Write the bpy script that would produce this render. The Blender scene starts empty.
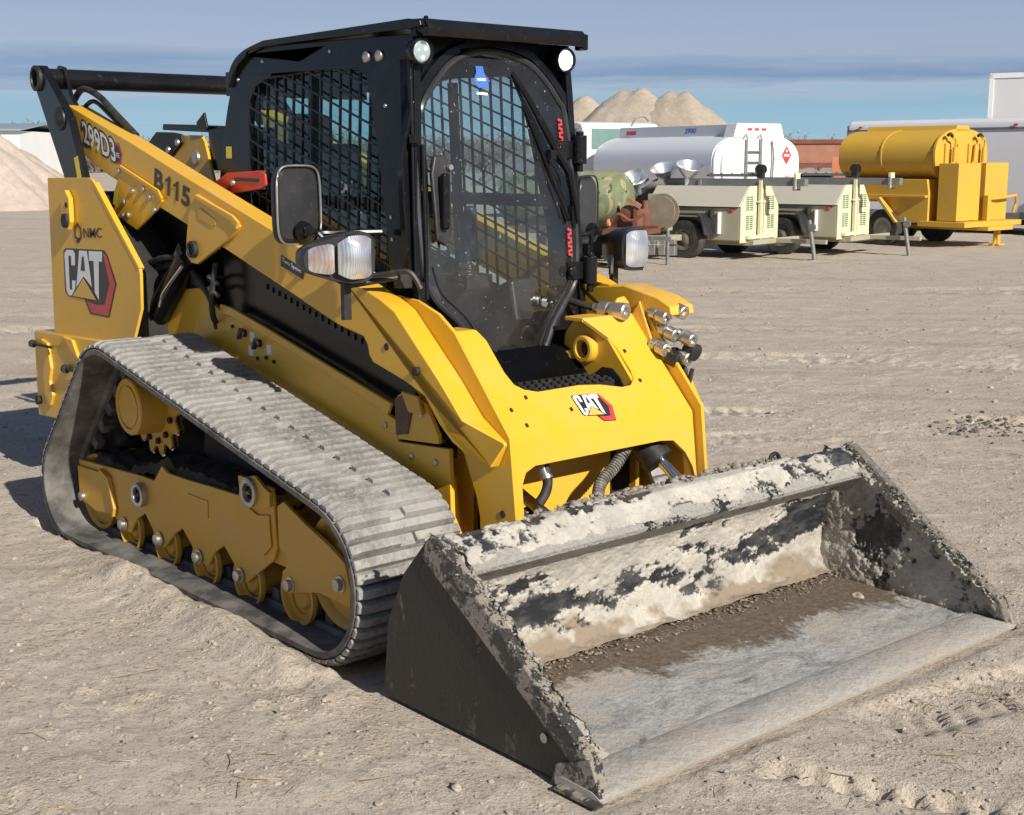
import bpy, bmesh, math, random
import numpy as np
from mathutils import Vector, Matrix
from mathutils.geometry import tessellate_polygon
R = math.radians
random.seed(7)
rng = np.random.default_rng(7)
sc = bpy.context.scene
COL = sc.collection

# ------------------------------------------------------------------ helpers
class MB:
    def __init__(s): s.v = []; s.f = []; s.p = []
    def add(s, vs, fs, M=None):
        o = len(s.v); s.p.append((o, len(s.f)))
        for p in vs:
            p = Vector(p)
            if M is not None: p = M @ p
            s.v.append(tuple(p))
        for f in fs: s.f.append(tuple(i + o for i in f))
        return s
    def box(s, c, d, rot=None):
        x, y, z = d[0]/2, d[1]/2, d[2]/2
        vs = [(-x,-y,-z),(x,-y,-z),(x,y,-z),(-x,y,-z),(-x,-y,z),(x,-y,z),(x,y,z),(-x,y,z)]
        M = Matrix.Translation(c)
        if rot is not None: M = M @ (rot if isinstance(rot, Matrix) else Matrix.Rotation(rot[1], 4, rot[0]))
        return s.add(vs, [(0,3,2,1),(4,5,6,7),(0,1,5,4),(1,2,6,5),(2,3,7,6),(3,0,4,7)], M)
    def prism(s, pts, a, b, axis='y', holes=()):
        # pts in the plane across the axis; a..b along the axis
        def P(p, t):
            return {'y': (p[0], t, p[1]), 'x': (t, p[0], p[1]), 'z': (p[0], p[1], t)}[axis]
        loops = [list(pts)] + [list(h) for h in holes]
        flat = [p for l in loops for p in l]
        n = len(flat)
        vs = [P(p, a) for p in flat] + [P(p, b) for p in flat]
        area = sum(pts[i][0]*pts[(i+1)%len(pts)][1]-pts[(i+1)%len(pts)][0]*pts[i][1] for i in range(len(pts)))
        fs = []
        if not holes:
            fs.append(tuple(range(n))); fs.append(tuple(range(2*n-1, n-1, -1)))
        else:
            for t in tessellate_polygon([[Vector((p[0], p[1], 0)) for p in l] for l in loops]):
                fs.append(tuple(t)); fs.append(tuple(i+n for i in reversed(t)))
        o = 0
        for l in loops:
            m = len(l)
            for i in range(m):
                j = (i+1) % m
                fs.append((o+j, o+i, n+o+i, n+o+j))
            o += m
        return s.add(vs, fs)
    def cyl(s, p0, p1, r0, r1=None, n=20, caps=True):
        r1 = r0 if r1 is None else r1
        p0, p1 = Vector(p0), Vector(p1)
        q = (p1-p0).to_track_quat('Z', 'Y').to_matrix()
        vs = []
        for p, r in ((p0, r0), (p1, r1)):
            for i in range(n):
                a = 2*math.pi*i/n
                vs.append(p + q @ Vector((r*math.cos(a), r*math.sin(a), 0)))
        fs = [(i, (i+1) % n, n+(i+1) % n, n+i) for i in range(n)]
        if caps: fs += [tuple(range(n-1, -1, -1)), tuple(range(n, 2*n))]
        return s.add(vs, fs)
    def lathe(s, p0, d, prof, n=24):
        # prof: list of (distance along d, radius)
        p0 = Vector(p0); d = Vector(d).normalized(); q = d.to_track_quat('Z', 'Y').to_matrix()
        vs = []
        for t, r in prof:
            for i in range(n):
                a = 2*math.pi*i/n
                vs.append(p0 + d*t + q @ Vector((r*math.cos(a), r*math.sin(a), 0)))
        fs = []
        for k in range(len(prof)-1):
            for i in range(n):
                j = (i+1) % n
                fs.append((k*n+i, k*n+j, (k+1)*n+j, (k+1)*n+i))
        fs.append(tuple(range(n-1, -1, -1))); m = (len(prof)-1)*n
        fs.append(tuple(range(m, m+n)))
        return s.add(vs, fs)
    def tube(s, pts, r, n=8):
        pts = [Vector(p) for p in pts]
        vs = []; m = len(pts); up = Vector((0.13, 0.21, 1)).normalized()
        for i, p in enumerate(pts):
            t = (pts[min(i+1, m-1)] - pts[max(i-1, 0)]).normalized()
            a = t.cross(up)
            if a.length < 1e-3: a = t.cross(Vector((1, 0, 0)))
            a.normalize(); b = a.cross(t)
            rr = r[i] if isinstance(r, (list, tuple)) else r
            for k in range(n):
                c = 2*math.pi*k/n
                vs.append(p + a*(rr*math.cos(c)) + b*(rr*math.sin(c)))
        fs = [(i*n+k, i*n+(k+1) % n, (i+1)*n+(k+1) % n, (i+1)*n+k) for i in range(m-1) for k in range(n)]
        fs += [tuple(range(n-1, -1, -1)), tuple(range((m-1)*n, m*n))]
        return s.add(vs, fs)
    def mirror(s):
        o = MB(); o.v = [(x, -y, z) for x, y, z in s.v]; o.f = [tuple(reversed(f)) for f in s.f]; o.p = list(s.p); return o
    def map(s, fn):
        s.v = [tuple(fn(*p)) for p in s.v]; return s
    def split(s, name, mat, parent=None, **k):
        """every piece becomes an object of its own"""
        out = []; q = s.p+[(len(s.v), len(s.f))]
        for (v0, f0), (v1, f1) in zip(q, q[1:]):
            m = MB(); m.v = s.v[v0:v1]; m.f = [tuple(i-v0 for i in f) for f in s.f[f0:f1]]; out.append(m.build(name, mat, parent, **k))
        return out
    def build(s, name, mat, parent=None, bevel=0, smooth=True, angle=35, seg=2):
        me = bpy.data.meshes.new(name)
        me.from_pydata(s.v, [], s.f); me.update()
        bm = bmesh.new(); bm.from_mesh(me)
        bmesh.ops.recalc_face_normals(bm, faces=bm.faces); bm.to_mesh(me); bm.free()
        if smooth:
            me.shade_smooth(); me.set_sharp_from_angle(angle=R(angle))
        o = bpy.data.objects.new(name, me); COL.objects.link(o)
        if mat: me.materials.append(mat)
        if parent: o.parent = parent
        if bevel:
            b = o.modifiers.new('bevel', 'BEVEL'); b.width = bevel; b.segments = seg
            b.limit_method = 'ANGLE'; b.angle_limit = R(30); b.harden_normals = True
        return o

def thing(name, label, cat, loc=(0,0,0), rz=0, group=None):
    o = bpy.data.objects.new(name, None); COL.objects.link(o); o.empty_display_size = .2
    o.location = loc; o.rotation_euler = (0, 0, rz)
    return tag(o, label, cat, group)
def tag(o, label=None, cat=None, group=None, kind=None):
    if label: o['label'] = label
    if cat: o['category'] = cat
    if group: o['group'] = group
    if kind: o['kind'] = kind
    return o
def smoothpath(pts, k=6):
    pts = [Vector(p) for p in pts]; out = []
    for i in range(len(pts)-1):
        p0 = pts[max(i-1, 0)]; p1 = pts[i]; p2 = pts[i+1]; p3 = pts[min(i+2, len(pts)-1)]
        for j in range(k):
            t = j/k
            out.append(.5*((2*p1)+(p2-p0)*t+(2*p0-5*p1+4*p2-p3)*t*t+(3*p1-p0-3*p2+p3)*t**3))
    out.append(pts[-1]); return out

# ------------------------------------------------------------------ materials
def newmat(name):
    m = bpy.data.materials.new(name); m.use_nodes = True
    nt = m.node_tree; b = nt.nodes['Principled BSDF']
    return m, nt, b
def noise(nt, scale, detail=6, rough=.6, vec=None, stretch=None, dist=0):
    n = nt.nodes.new('ShaderNodeTexNoise'); n.inputs['Scale'].default_value = scale
    n.inputs['Detail'].default_value = detail; n.inputs['Roughness'].default_value = rough
    n.inputs['Distortion'].default_value = dist
    tc = nt.nodes.new('ShaderNodeTexCoord'); src = tc.outputs['Object']
    if stretch:
        mp = nt.nodes.new('ShaderNodeMapping'); mp.inputs['Scale'].default_value = stretch
        nt.links.new(src, mp.inputs['Vector']); src = mp.outputs['Vector']
    nt.links.new(src, n.inputs['Vector'])
    return n.outputs['Fac']
def ramp(nt, fac, stops, interp='LINEAR'):
    r = nt.nodes.new('ShaderNodeValToRGB'); r.color_ramp.interpolation = interp
    el = r.color_ramp.elements
    while len(el) < len(stops): el.new(.5)
    for e, (p, c) in zip(el, stops):
        e.position = p; e.color = (c, c, c, 1) if isinstance(c, (int, float)) else (*c, 1)
    nt.links.new(fac, r.inputs['Fac']); return r.outputs['Color']
def mix(nt, fac, a, b):
    m = nt.nodes.new('ShaderNodeMix'); m.data_type = 'RGBA'
    for sock, val in ((m.inputs[0], fac), (m.inputs[6], a), (m.inputs[7], b)):
        if hasattr(val, 'is_output') or isinstance(val, bpy.types.NodeSocket): nt.links.new(val, sock)
        elif isinstance(val, (int, float)): sock.default_value = val
        else: sock.default_value = (*val, 1)
    return m.outputs[2]
def mathn(nt, op, a, b=0.0, c=None, clamp=False):
    m = nt.nodes.new('ShaderNodeMath'); m.operation = op; m.use_clamp = clamp
    for i, val in enumerate((a, b) if c is None else (a, b, c)):
        if isinstance(val, bpy.types.NodeSocket): nt.links.new(val, m.inputs[i])
        else: m.inputs[i].default_value = val
    return m.outputs[0]
def bump(nt, b, h, strength=.3, dist=.01):
    n = nt.nodes.new('ShaderNodeBump'); n.inputs['Strength'].default_value = strength
    n.inputs['Distance'].default_value = dist
    nt.links.new(h, n.inputs['Height']); nt.links.new(n.outputs['Normal'], b.inputs['Normal'])
def dusty(name, base, dust=(.42,.37,.30), amt=.35, rough=.4, scale=6, metallic=0, speck=.3, bumpy=0, coat=0):
    """paint / metal / plastic with a noisy film of dust, splashes and fine specks"""
    m, nt, b = newmat(name)
    n1 = noise(nt, scale, 8, .65); n2 = noise(nt, scale*9, 3, .6)
    f = ramp(nt, n1, [(.38, 0), (.75, amt)])
    sp = ramp(nt, n2, [(.62, 0), (.72, speck)])
    fac = mathn(nt, 'ADD', f, sp, clamp=True)
    b2 = tuple(min(1, c*1.12) for c in base); b1 = tuple(c*.9 for c in base)
    bc = mix(nt, noise(nt, scale*.5, 3), b1, b2)
    nt.links.new(mix(nt, fac, bc, dust), b.inputs['Base Color'])
    rr = mathn(nt, 'MULTIPLY_ADD', fac, .5, rough)
    nt.links.new(mathn(nt, 'MINIMUM', rr, 1.0), b.inputs['Roughness'])
    b.inputs['Metallic'].default_value = metallic
    if coat: b.inputs['Coat Weight'].default_value = coat
    if bumpy: bump(nt, b, n1, .5, bumpy)
    return m

YEL = (.73, .405, .018)
M_yel = dusty('yellow_paint', YEL, dust=(.45,.36,.22), amt=.30, rough=.34, scale=2.6, speck=.30, coat=.15)
M_yelD = dusty('dusty_yellow_paint', (.62,.335,.02), amt=.28, rough=.45, scale=5, speck=.3)
M_black = dusty('black_paint', (.006,.0065,.008), amt=.02, rough=.22, scale=4, speck=.05)
M_black.node_tree.nodes['Principled BSDF'].inputs['Specular IOR Level'].default_value = .30
M_blackD = dusty('dusty_black', (.009,.009,.010), amt=.07, rough=.5, scale=7, speck=.12)
M_pl = dusty('grey_plastic', (.022,.023,.027), amt=.05, rough=.33, scale=8, speck=.08)
M_dark = dusty('dark_steel', (.010,.010,.010), amt=.05, rough=.7, scale=9, speck=.05)
M_soil = dusty('packed_dark_soil', (.035,.028,.022), dust=(.12,.10,.08), amt=.5, rough=.95, scale=14, speck=.4, bumpy=.03)
M_chrome = dusty('chrome_steel', (.62,.62,.62), amt=.15, rough=.16, metallic=1, scale=20, speck=.1)
M_zinc = dusty('zinc_fittings', (.50,.49,.46), amt=.35, rough=.33, metallic=.85, scale=25, speck=.3)
M_white = dusty('white_decal', (.80,.82,.84), amt=.05, rough=.4, speck=.03)
M_ink = dusty('black_decal', (.02,.02,.022), amt=.04, rough=.4, speck=.02)
M_red = dusty('red_decal', (.55,.045,.05), amt=.05, rough=.35, speck=.02)
M_redpl = dusty('red_lever_plastic', (.60,.035,.02), amt=.1, rough=.35, speck=.05)
M_ydec = dusty('yellow_decal', (.75,.62,.05), amt=.1, rough=.4, speck=.05)
M_ytri = dusty('gold_decal', (.70,.42,.08), amt=.05, rough=.4, speck=.02)
M_blue = dusty('blue_decal', (.04,.14,.50), amt=.05, rough=.4, speck=.02)
M_rubber = dusty('hose_rubber', (.012,.012,.012), amt=.12, rough=.6, scale=20, speck=.15)

def track_mat():
    m, nt, b = newmat('dusty_track_rubber')
    n1 = noise(nt, 5, 9, .7); n2 = noise(nt, 60, 4, .7)
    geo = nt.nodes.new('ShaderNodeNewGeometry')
    c = mix(nt, ramp(nt, n1, [(.32, 0), (.62, 1)]), (.12,.116,.112), (.31,.30,.285))
    c = mix(nt, ramp(nt, n2, [(.45, 0), (.6, .45)]), c, (.38,.365,.34))
    c = mix(nt, ramp(nt, geo.outputs['Pointiness'], [(.40, .75), (.49, 0)]), c, (.07,.065,.06))  # creases darkened by pointiness: occlusion shade put into the colour
    nt.links.new(c, b.inputs['Base Color']); b.inputs['Roughness'].default_value = .85
    bump(nt, b, n2, .35, .004); return m
M_track = track_mat()
M_trackin = dusty('track_inner_rubber', (.055,.053,.051), dust=(.24,.225,.205), amt=.95, rough=.85, scale=7, speck=.4)

def mud_mat(name, under, th, mudA=(.50,.45,.37), mudB=(.36,.32,.26), scale=5, stretch=(1,1,1), bd=.012, metal=0, urough=.35):
    m, nt, b = newmat(name)
    n1 = noise(nt, scale, 10, .62, stretch=stretch, dist=.6)
    n2 = noise(nt, scale*7, 8, .7); n3 = noise(nt, 2.0, 4)
    s = mathn(nt, 'MULTIPLY_ADD', n2, .40, mathn(nt, 'ADD', n1, -.06)); s = mathn(nt, 'MULTIPLY_ADD', n3, .35, s)
    f = ramp(nt, s, [(max(0, th-.015), 0), (th+.03, 1)])
    mud = mix(nt, ramp(nt, n2, [(.3, 0), (.7, 1)]), mudB, mudA)
    nt.links.new(mix(nt, f, under, mud), b.inputs['Base Color'])
    nt.links.new(mathn(nt, 'MULTIPLY_ADD', f, .9-urough, urough), b.inputs['Roughness'])
    h = mathn(nt, 'MULTIPLY_ADD', f, 1.0, mathn(nt, 'MULTIPLY', n2, .8))
    bump(nt, b, h, .9, bd); return m
M_bk_back = mud_mat('mud_over_black_bucket_back', (.018,.021,.028), .77, (.66,.62,.54), (.50,.46,.39), 6.5, (1,.45,1.0), bd=.02)
M_bk_lip = mud_mat('caked_lip', (.02,.023,.03), .745, (.50,.48,.44), (.34,.32,.29), 10, (1,.5,1), .03)
M_bk_side_in = mud_mat('mud_over_inner_side', (.016,.018,.022), .70, (.36,.33,.28), (.16,.145,.12), 11, (1,1,1), .035)
M_bk_side = mud_mat('black_outer_side', (.014,.013,.013), .91, (.17,.14,.11), (.09,.073,.058), 7, (1,1,.35), .006)
M_bk_bar = mud_mat('muddy_side_bar', (.05,.048,.045), .80, (.36,.32,.27), (.22,.19,.16), 14, (1,1,1), .012)

def floor_mat():
    m, nt, b = newmat('scraped_bucket_floor')
    tc = nt.nodes.new('ShaderNodeTexCoord'); sep = nt.nodes.new('ShaderNodeSeparateXYZ')
    nt.links.new(tc.outputs['Object'], sep.inputs[0])
    big = noise(nt, 2.6, 10, .68, dist=.5); fine = noise(nt, 40, 8, .7)
    scr = noise(nt, 8, 10, .75, stretch=(1.0, .45, 1), dist=1.4)
    steel = mix(nt, ramp(nt, scr, [(.34, 0), (.60, 1)]), (.17,.175,.18), (.47,.465,.45))
    steel = mix(nt, ramp(nt, fine, [(.35, .5), (.55, 0)]), steel, (.22,.21,.20))
    steel = mix(nt, ramp(nt, noise(nt, 90, 4, .7), [(.5, 0), (.62, .4)]), steel, (.56,.52,.46))
    steel = mix(nt, ramp(nt, scr, [(.34, .95), (.39, 0)]), steel, (.05,.055,.065))
    steel = mix(nt, ramp(nt, big, [(.50, 0), (.60, .75)]), steel, (.44,.385,.32))
    tan = ramp(nt, mathn(nt, 'SUBTRACT', mathn(nt, 'MULTIPLY_ADD', big, .5, sep.outputs['X']), 3.5), [(.50, 0), (.66, .5)])
    steel = mix(nt, tan, steel, (.46,.40,.33))
    # damp brown soil held in the heel of the bucket
    e = mathn(nt, 'MULTIPLY_ADD', sep.outputs['X'], 1.0, mathn(nt, 'MULTIPLY', big, .75))
    e = mathn(nt, 'MULTIPLY_ADD', fine, .16, e); e = mathn(nt, 'MULTIPLY_ADD', sep.outputs['Y'], -.07, e)
    damp = ramp(nt, mathn(nt, 'SUBTRACT', e, 3.30), [(.59, 1), (.66, 0)])
    soil = mix(nt, ramp(nt, fine, [(.35, 0), (.7, 1)]), (.085,.062,.045), (.20,.155,.11))
    c = mix(nt, damp, steel, soil)
    nt.links.new(c, b.inputs['Base Color']); b.inputs['Roughness'].default_value = .75
    bump(nt, b, mathn(nt, 'MULTIPLY_ADD', damp, .6, fine), .9, .012); return m
M_bk_floor = floor_mat()

def glass_mat(name, tint, dust=.06, dustc=(.5,.5,.52)):
    m, nt, b = newmat(name); nt.nodes.remove(b)
    out = nt.nodes['Material Output']
    tr = nt.nodes.new('ShaderNodeBsdfTransparent'); tr.inputs[0].default_value = (*tint, 1)
    gl = nt.nodes.new('ShaderNodeBsdfGlossy'); gl.inputs['Roughness'].default_value = .03; gl.inputs[0].default_value = (.9,.9,.9,1)
    lw = nt.nodes.new('ShaderNodeLayerWeight'); lw.inputs[0].default_value = .5; fr_ = mathn(nt, 'MULTIPLY_ADD', mathn(nt, 'POWER', lw.outputs['Facing'], 5), .8, .07)
    m1 = nt.nodes.new('ShaderNodeMixShader'); nt.links.new(fr_, m1.inputs[0])
    nt.links.new(tr.outputs[0], m1.inputs[1]); nt.links.new(gl.outputs[0], m1.inputs[2])
    df = nt.nodes.new('ShaderNodeBsdfDiffuse'); df.inputs[0].default_value = (*dustc, 1)
    m2 = nt.nodes.new('ShaderNodeMixShader')
    f = ramp(nt, noise(nt, 5, 8, .7), [(.3, dust*.4), (.75, dust*1.8)])
    sp = ramp(nt, noise(nt, 70, 2, .5), [(.70, 0), (.74, .35)])
    nt.links.new(mathn(nt, 'ADD', f, sp), m2.inputs[0])
    nt.links.new(m1.outputs[0], m2.inputs[1]); nt.links.new(df.outputs[0], m2.inputs[2])
    nt.links.new(m2.outputs[0], out.inputs[0]); return m
M_door = glass_mat('door_glass', (.82,.85,.88), .03)
M_win = glass_mat('side_glass', (.60,.78,.80), .012)
def emit_mat(name, col, st):
    m, nt, b = newmat(name); b.inputs['Base Color'].default_value = (*col, 1)
    b.inputs['Emission Color'].default_value = (*col, 1); b.inputs['Emission Strength'].default_value = st
    b.inputs['Roughness'].default_value = .2; return m
M_led = emit_mat('lit_led_lens', (.80,.95,.93), .9)
M_led.node_tree.nodes['Principled BSDF'].inputs['Base Color'].default_value = (.22,.27,.27,1)
_nt = M_led.node_tree; _v = _nt.nodes.new('ShaderNodeTexVoronoi'); _v.inputs['Scale'].default_value = 38
_tc = _nt.nodes.new('ShaderNodeTexCoord'); _nt.links.new(_tc.outputs['Object'], _v.inputs['Vector'])
_nt.links.new(ramp(_nt, _v.outputs['Distance'], [(.12, 1.1), (.42, .18)]), _nt.nodes['Principled BSDF'].inputs['Emission Strength'])
M_led2 = emit_mat('bright_led_lens', (1,1,.97), 2.2)
def lens_mat(name, c1, c2, scale=26):
    """clear faceted lamp lens over a bright reflector"""
    m, nt, b = newmat(name)
    v = nt.nodes.new('ShaderNodeTexVoronoi'); v.inputs['Scale'].default_value = scale; v.feature = 'SMOOTH_F1'
    tc = nt.nodes.new('ShaderNodeTexCoord'); nt.links.new(tc.outputs['Object'], v.inputs['Vector'])
    wv = nt.nodes.new('ShaderNodeTexWave'); wv.inputs['Scale'].default_value = 42; wv.bands_direction = 'Y'; wv.inputs['Distortion'].default_value = 1.5
    nt.links.new(tc.outputs['Object'], wv.inputs['Vector'])
    f = mathn(nt, 'MULTIPLY_ADD', wv.outputs['Fac'], .25, v.outputs['Distance'])
    nt.links.new(mix(nt, ramp(nt, f, [(.15, 0), (.75, 1)]), c1, c2), b.inputs['Base Color'])
    b.inputs['Roughness'].default_value = .10; b.inputs['Metallic'].default_value = .6; b.inputs['Coat Weight'].default_value = 1
    bump(nt, b, f, .5, .006); return m
M_lens = lens_mat('headlight_lens', (.92,.94,.96), (.40,.42,.45), 16)
M_turn = lens_mat('turn_signal_lens', (.88,.86,.84), (.66,.50,.42), 22)

# ------------------------------------------------------------------ the loader
L = thing('compact_track_loader', 'yellow and black tracked loader with a muddy bucket, parked in front on the bare dirt', 'track loader')

# text and logo decals
def text_part(s, size, mat, parent, org, U, V, name='lettering', bold=.0, font_scale=(1,1), lift=0.0):
    cu = bpy.data.curves.new('t', 'FONT'); cu.body = s; cu.size = 1; cu.offset = bold; cu.resolution_u = 3
    to = bpy.data.objects.new('t', cu); COL.objects.link(to)
    dg = bpy.context.evaluated_depsgraph_get(); dg.update()
    me = bpy.data.meshes.new_from_object(to.evaluated_get(dg))
    bpy.data.objects.remove(to)
    xs = [v.co.x for v in me.vertices]; ys = [v.co.y for v in me.vertices]
    x0, x1, y0, y1 = min(xs), max(xs), min(ys), max(ys)
    org, U, V = Vector(org), Vector(U), Vector(V); N = U.cross(V).normalized()
    for v in me.vertices:
        a = (v.co.x-x0)/(x1-x0); b = (v.co.y-y0)/(y1-y0)
        v.co = org + U*a + V*b + N*lift
    me.name = name; me.materials.append(mat)
    o = bpy.data.objects.new(name, me); COL.objects.link(o); o.parent = parent
    return o
LOGO = [
 ('b', [(168,412),(180,398),(375,408),(392,430),(438,570),(405,738),(310,728),(280,655),(195,645),(178,620)]),
 ('r', [(370,420),(388,430),(432,570),(401,730),(315,720),(293,664),(345,680),(382,676),(405,572)]),
 ('w', [(174,425),(186,406),(220,408),(231,425),(231,485),(212,485),(210,438),(196,436),(204,610),(216,610),(215,562),(234,562),(232,604),(214,640),(198,640),(186,615)]),
 ('w', [(252,410),(292,412),(306,500),(318,592),(276,540),(238,598),(246,500)]),
 ('b2', [(268,440),(277,440),(284,512),(262,510)]),
 ('w', [(301,412),(368,415),(368,465),(352,463),(354,655),(333,618),(326,462),(303,460)]),
 ('y', [(276,548),(219,642),(342,655)])]
def logo(parent, org, U, V, N):
    """U spans the width, V the height (downwards)"""
    org, U, V, N = Vector(org), Vector(U), Vector(V), Vector(N).normalized()
    mats = {'b': (M_ink, .0012), 'r': (M_red, .0022), 'w': (M_white, .0024), 'b2': (M_ink, .0034), 'y': (M_ytri, .0034)}
    names = {'b': 'logo_backing', 'r': 'logo_red_hexagon', 'w': 'logo_letters', 'y': 'logo_triangle', 'b2': 'logo_letter_counter'}
    got = {}
    for k, pts in LOGO:
        mb = got.setdefault(k, MB())
        mb.add([org + U*((x-168)/270) + V*((y-398)/340) + N*mats[k][1] for x, y in pts], [tuple(range(len(pts)))])
    for k, mb in got.items(): mb.build(names[k], mats[k][0], parent, smooth=False)

# --- chassis -----------------------------------------------------------
side = [(.16,.60),(.20,.86),(.57,1.02),(.75,1.08),(.91,1.099),(1.05,1.027),(1.13,1.0),(1.21,.994),(1.513,.932),(1.946,.833),(2.365,.718),(2.372,.64),(2.676,.66),(2.685,.42),(2.73,.355),(2.73,.25),(.4,.25)]
ch = MB()
ch.prism(side, -.505, -.485); ch.prism(side, .485, .505)
ch.prism([(2.378,.65),(2.378,.81),(2.418,.828),(2.545,.802),(2.62,.70),(2.62,.668)], -.508, -.49)
ch.prism([(2.378,.65),(2.378,.81),(2.418,.828),(2.545,.802),(2.62,.70),(2.62,.668)], .49, .508)
ch.box((2.70,-.08,.42), (.02,.66,.40))                     # front plate behind the opening
ch.box((1.5,0,.27), (2.4,.96,.03))
ch.box((2.56,.40,.62), (.3,.02,.6)); ch.box((2.56,-.40,.62), (.3,.02,.6))
body = ch.build('chassis', M_yel, L, bevel=.004)
tr = MB()
tr.prism([(2.335,.735),(2.36,.78),(1.95,.872),(1.50,.975),(1.22,1.035),(1.12,1.045),(1.12,1.005),(1.21,.999),(1.513,.937),(1.946,.838)], -.522, -.506)
tr.build('side_flange', M_yel, body, bevel=.004)
m = MB(); m.prism([(2.376,.665),(2.372,.80),(2.425,.822),(2.47,.76),(2.445,.68)], -.514, -.508); m.build('pocket_patch', dusty('dark_brown_pocket', (.12,.05,.03), amt=.3, rough=.7), body)  # flat dark brown plate set proud in place of the pocket's interior
m = MB(); m.prism([(2.43,.835),(2.53,.828),(2.555,.765),(2.475,.765)], -.53, -.516); m.build('pocket_flap', M_yelD, body, bevel=.003)
# small fittings on the side
fit = MB()
for x, z in ((1.30,.935),(1.42,.905)):
    fit.cyl((x,-.505,z), (x,-.53,z), .016, n=12); fit.box((x,-.53,z), (.012,.02,.05), ('Y', .5))
for x, z in ((1.20,.955),(1.47,.85),(1.53,.84),(1.40,.84)): fit.cyl((x,-.505,z), (x,-.514,z), .008, n=10)
fit.split('latch_knob', M_ink, body)
pl = MB()
for x, z in ((1.36,.925),(1.345,.865),(1.49,.885)): pl.box((x,-.5065,z), (.035,.002,.04))
pl.split('label_plate', M_white, body)
bs = MB()
for x, z in ((2.30,.69),(2.46,.60),(2.60,.60),(2.62,.47),(2.52,.76)): bs.lathe((x,-.505,z), (0,-1,0), [(0,.012),(.006,.012),(.009,.006)], 12)
bs.split('bolt', M_zinc, body)
# engine housing, black side cover with louvres
eh = MB()
eh.prism([(-.12,.70),(-.12,1.50),(.30,1.52),(.93,1.48),(1.0,1.36),(2.2,1.02),(2.46,.92),(2.60,.80),(2.60,.60),(-.12,.60)], -.43, .43)
eh.prism([(1.05,.95),(1.05,1.30),(2.2,1.02),(2.46,.92),(2.60,.80),(2.60,.62),(1.05,.62)], -.462, .462)
en = eh.build('engine_housing', M_black, L, bevel=.01)
lv = MB()
for i in range(18):
    x = 1.42+i*.045; z = 1.105-(x-1.42)*.235
    lv.box((x,-.466,z+.030), (.007,.006,.022))
for i in range(5): lv.box((1.0,-.46,1.15-.05*i), (.10,.008,.012))
lv.build('louvre', M_pl, en)
hs = MB()
for k in range(5):
    y = -.47-.015*k; hs.tube(smoothpath([(.25,y,.95+.03*k),(.5,y-.02,1.02+.04*k),(.8,y-.01,1.10+.03*k),(1.0,y+.02,1.0+.02*k),(1.05,y+.03,.93)]), .014)
hs.tube(smoothpath([(1.12,-.53,1.22),(1.10,-.545,1.08),(1.09,-.54,1.0),(1.08,-.52,.96)]), .013)
hs.build('hydraulic_hose', M_rubber, en)
zf = MB()
for k in range(2): zf.tube(smoothpath([(1.0,-.50,1.14-.05*k),(1.06,-.53,1.16-.05*k),(1.13,-.53,1.13-.05*k)]), .010)
zf.build('steel_pipe', M_zinc, en)

# --- tracks ------------------------------------------------------------
CS = ((.98,.625), .285); CR = ((.568,.215), .262); CF = ((2.545,.262), .300)
def belt_path():
    def tangent(c0, r0, c1, r1):
        d = math.hypot(c1[0]-c0[0], c1[1]-c0[1]); a = math.atan2(c1[1]-c0[1], c1[0]-c0[0])
        b = math.acos((r0-r1)/d)
        th = a + b
        return ((c0[0]+r0*math.cos(th), c0[1]+r0*math.sin(th)), (c1[0]+r1*math.cos(th), c1[1]+r1*math.sin(th)), th)
    order = [CS, CF, CR]    # clockwise in xz: sprocket -> front idler -> rear idler
    tang = []
    for i in range(3):
        (c0, r0), (c1, r1) = order[i], order[(i+1) % 3]
        tang.append(tangent(c0, r0, c1, r1))
    pts = []
    for i in range(3):
        p, q, th = tang[i]
        n = 30
        for k in range(n): pts.append((p[0]+(q[0]-p[0])*k/n, p[1]+(q[1]-p[1])*k/n))
        c, r = order[(i+1) % 3]; th2 = tang[(i+1) % 3][2]
        while th2 > th: th2 -= 2*math.pi
        for k in range(18):
            t = th+(th2-th)*k/18; pts.append((c[0]+r*math.cos(t), c[1]+r*math.sin(t)))
    # even resampling; the long top run bulges a little
    P = [Vector((x, 0, z)) for x, z in pts]; P.append(P[0])
    cum = [0]
    for i in range(len(P)-1): cum.append(cum[-1]+(P[i+1]-P[i]).length)
    return P, cum
BP, BC = belt_path(); BL = BC[-1]
def on_belt(s):
    s %= BL
    import bisect
    i = min(bisect.bisect_right(BC, s)-1, len(BC)-2)
    t = (s-BC[i])/max(1e-9, BC[i+1]-BC[i]); p = BP[i].lerp(BP[i+1], t)
    d = (BP[i+1]-BP[i]).normalized(); return p, d
YO, YI = -1.0, -.55
def yflare(x, y): return y-.028*max(0, (2.5-x)/2.0) if y < -.93 else y
def make_belt():
    mb = MB(); n = 220
    sec = [(YO,-.012),(YO+.008,-.004),(YO+.03,0),(YI-.03,0),(YI-.008,-.004),(YI,-.012),(YI,-.030),(YI-.05,-.036),(YI-.13,-.036),(YI-.14,-.055),(YI-.16,-.055),(YI-.17,-.036),(YO+.17,-.036),(YO+.16,-.055),(YO+.14,-.055),(YO+.13,-.036),(YO+.05,-.036),(YO,-.030)]
    m = len(sec)
    for i in range(n):
        p, d = on_belt(BL*i/n); nn = Vector((-d.z, 0, d.x))   # outwards
        for y, h in sec: mb.v.append(tuple(p + nn*(h-.022) + Vector((0, yflare(p.x, y), 0))))
    for i in range(n):
        j = (i+1) % n
        for k in range(m): mb.f.append((i*m+k, i*m+(k+1) % m, j*m+(k+1) % m, j*m+k))
    return mb
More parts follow.
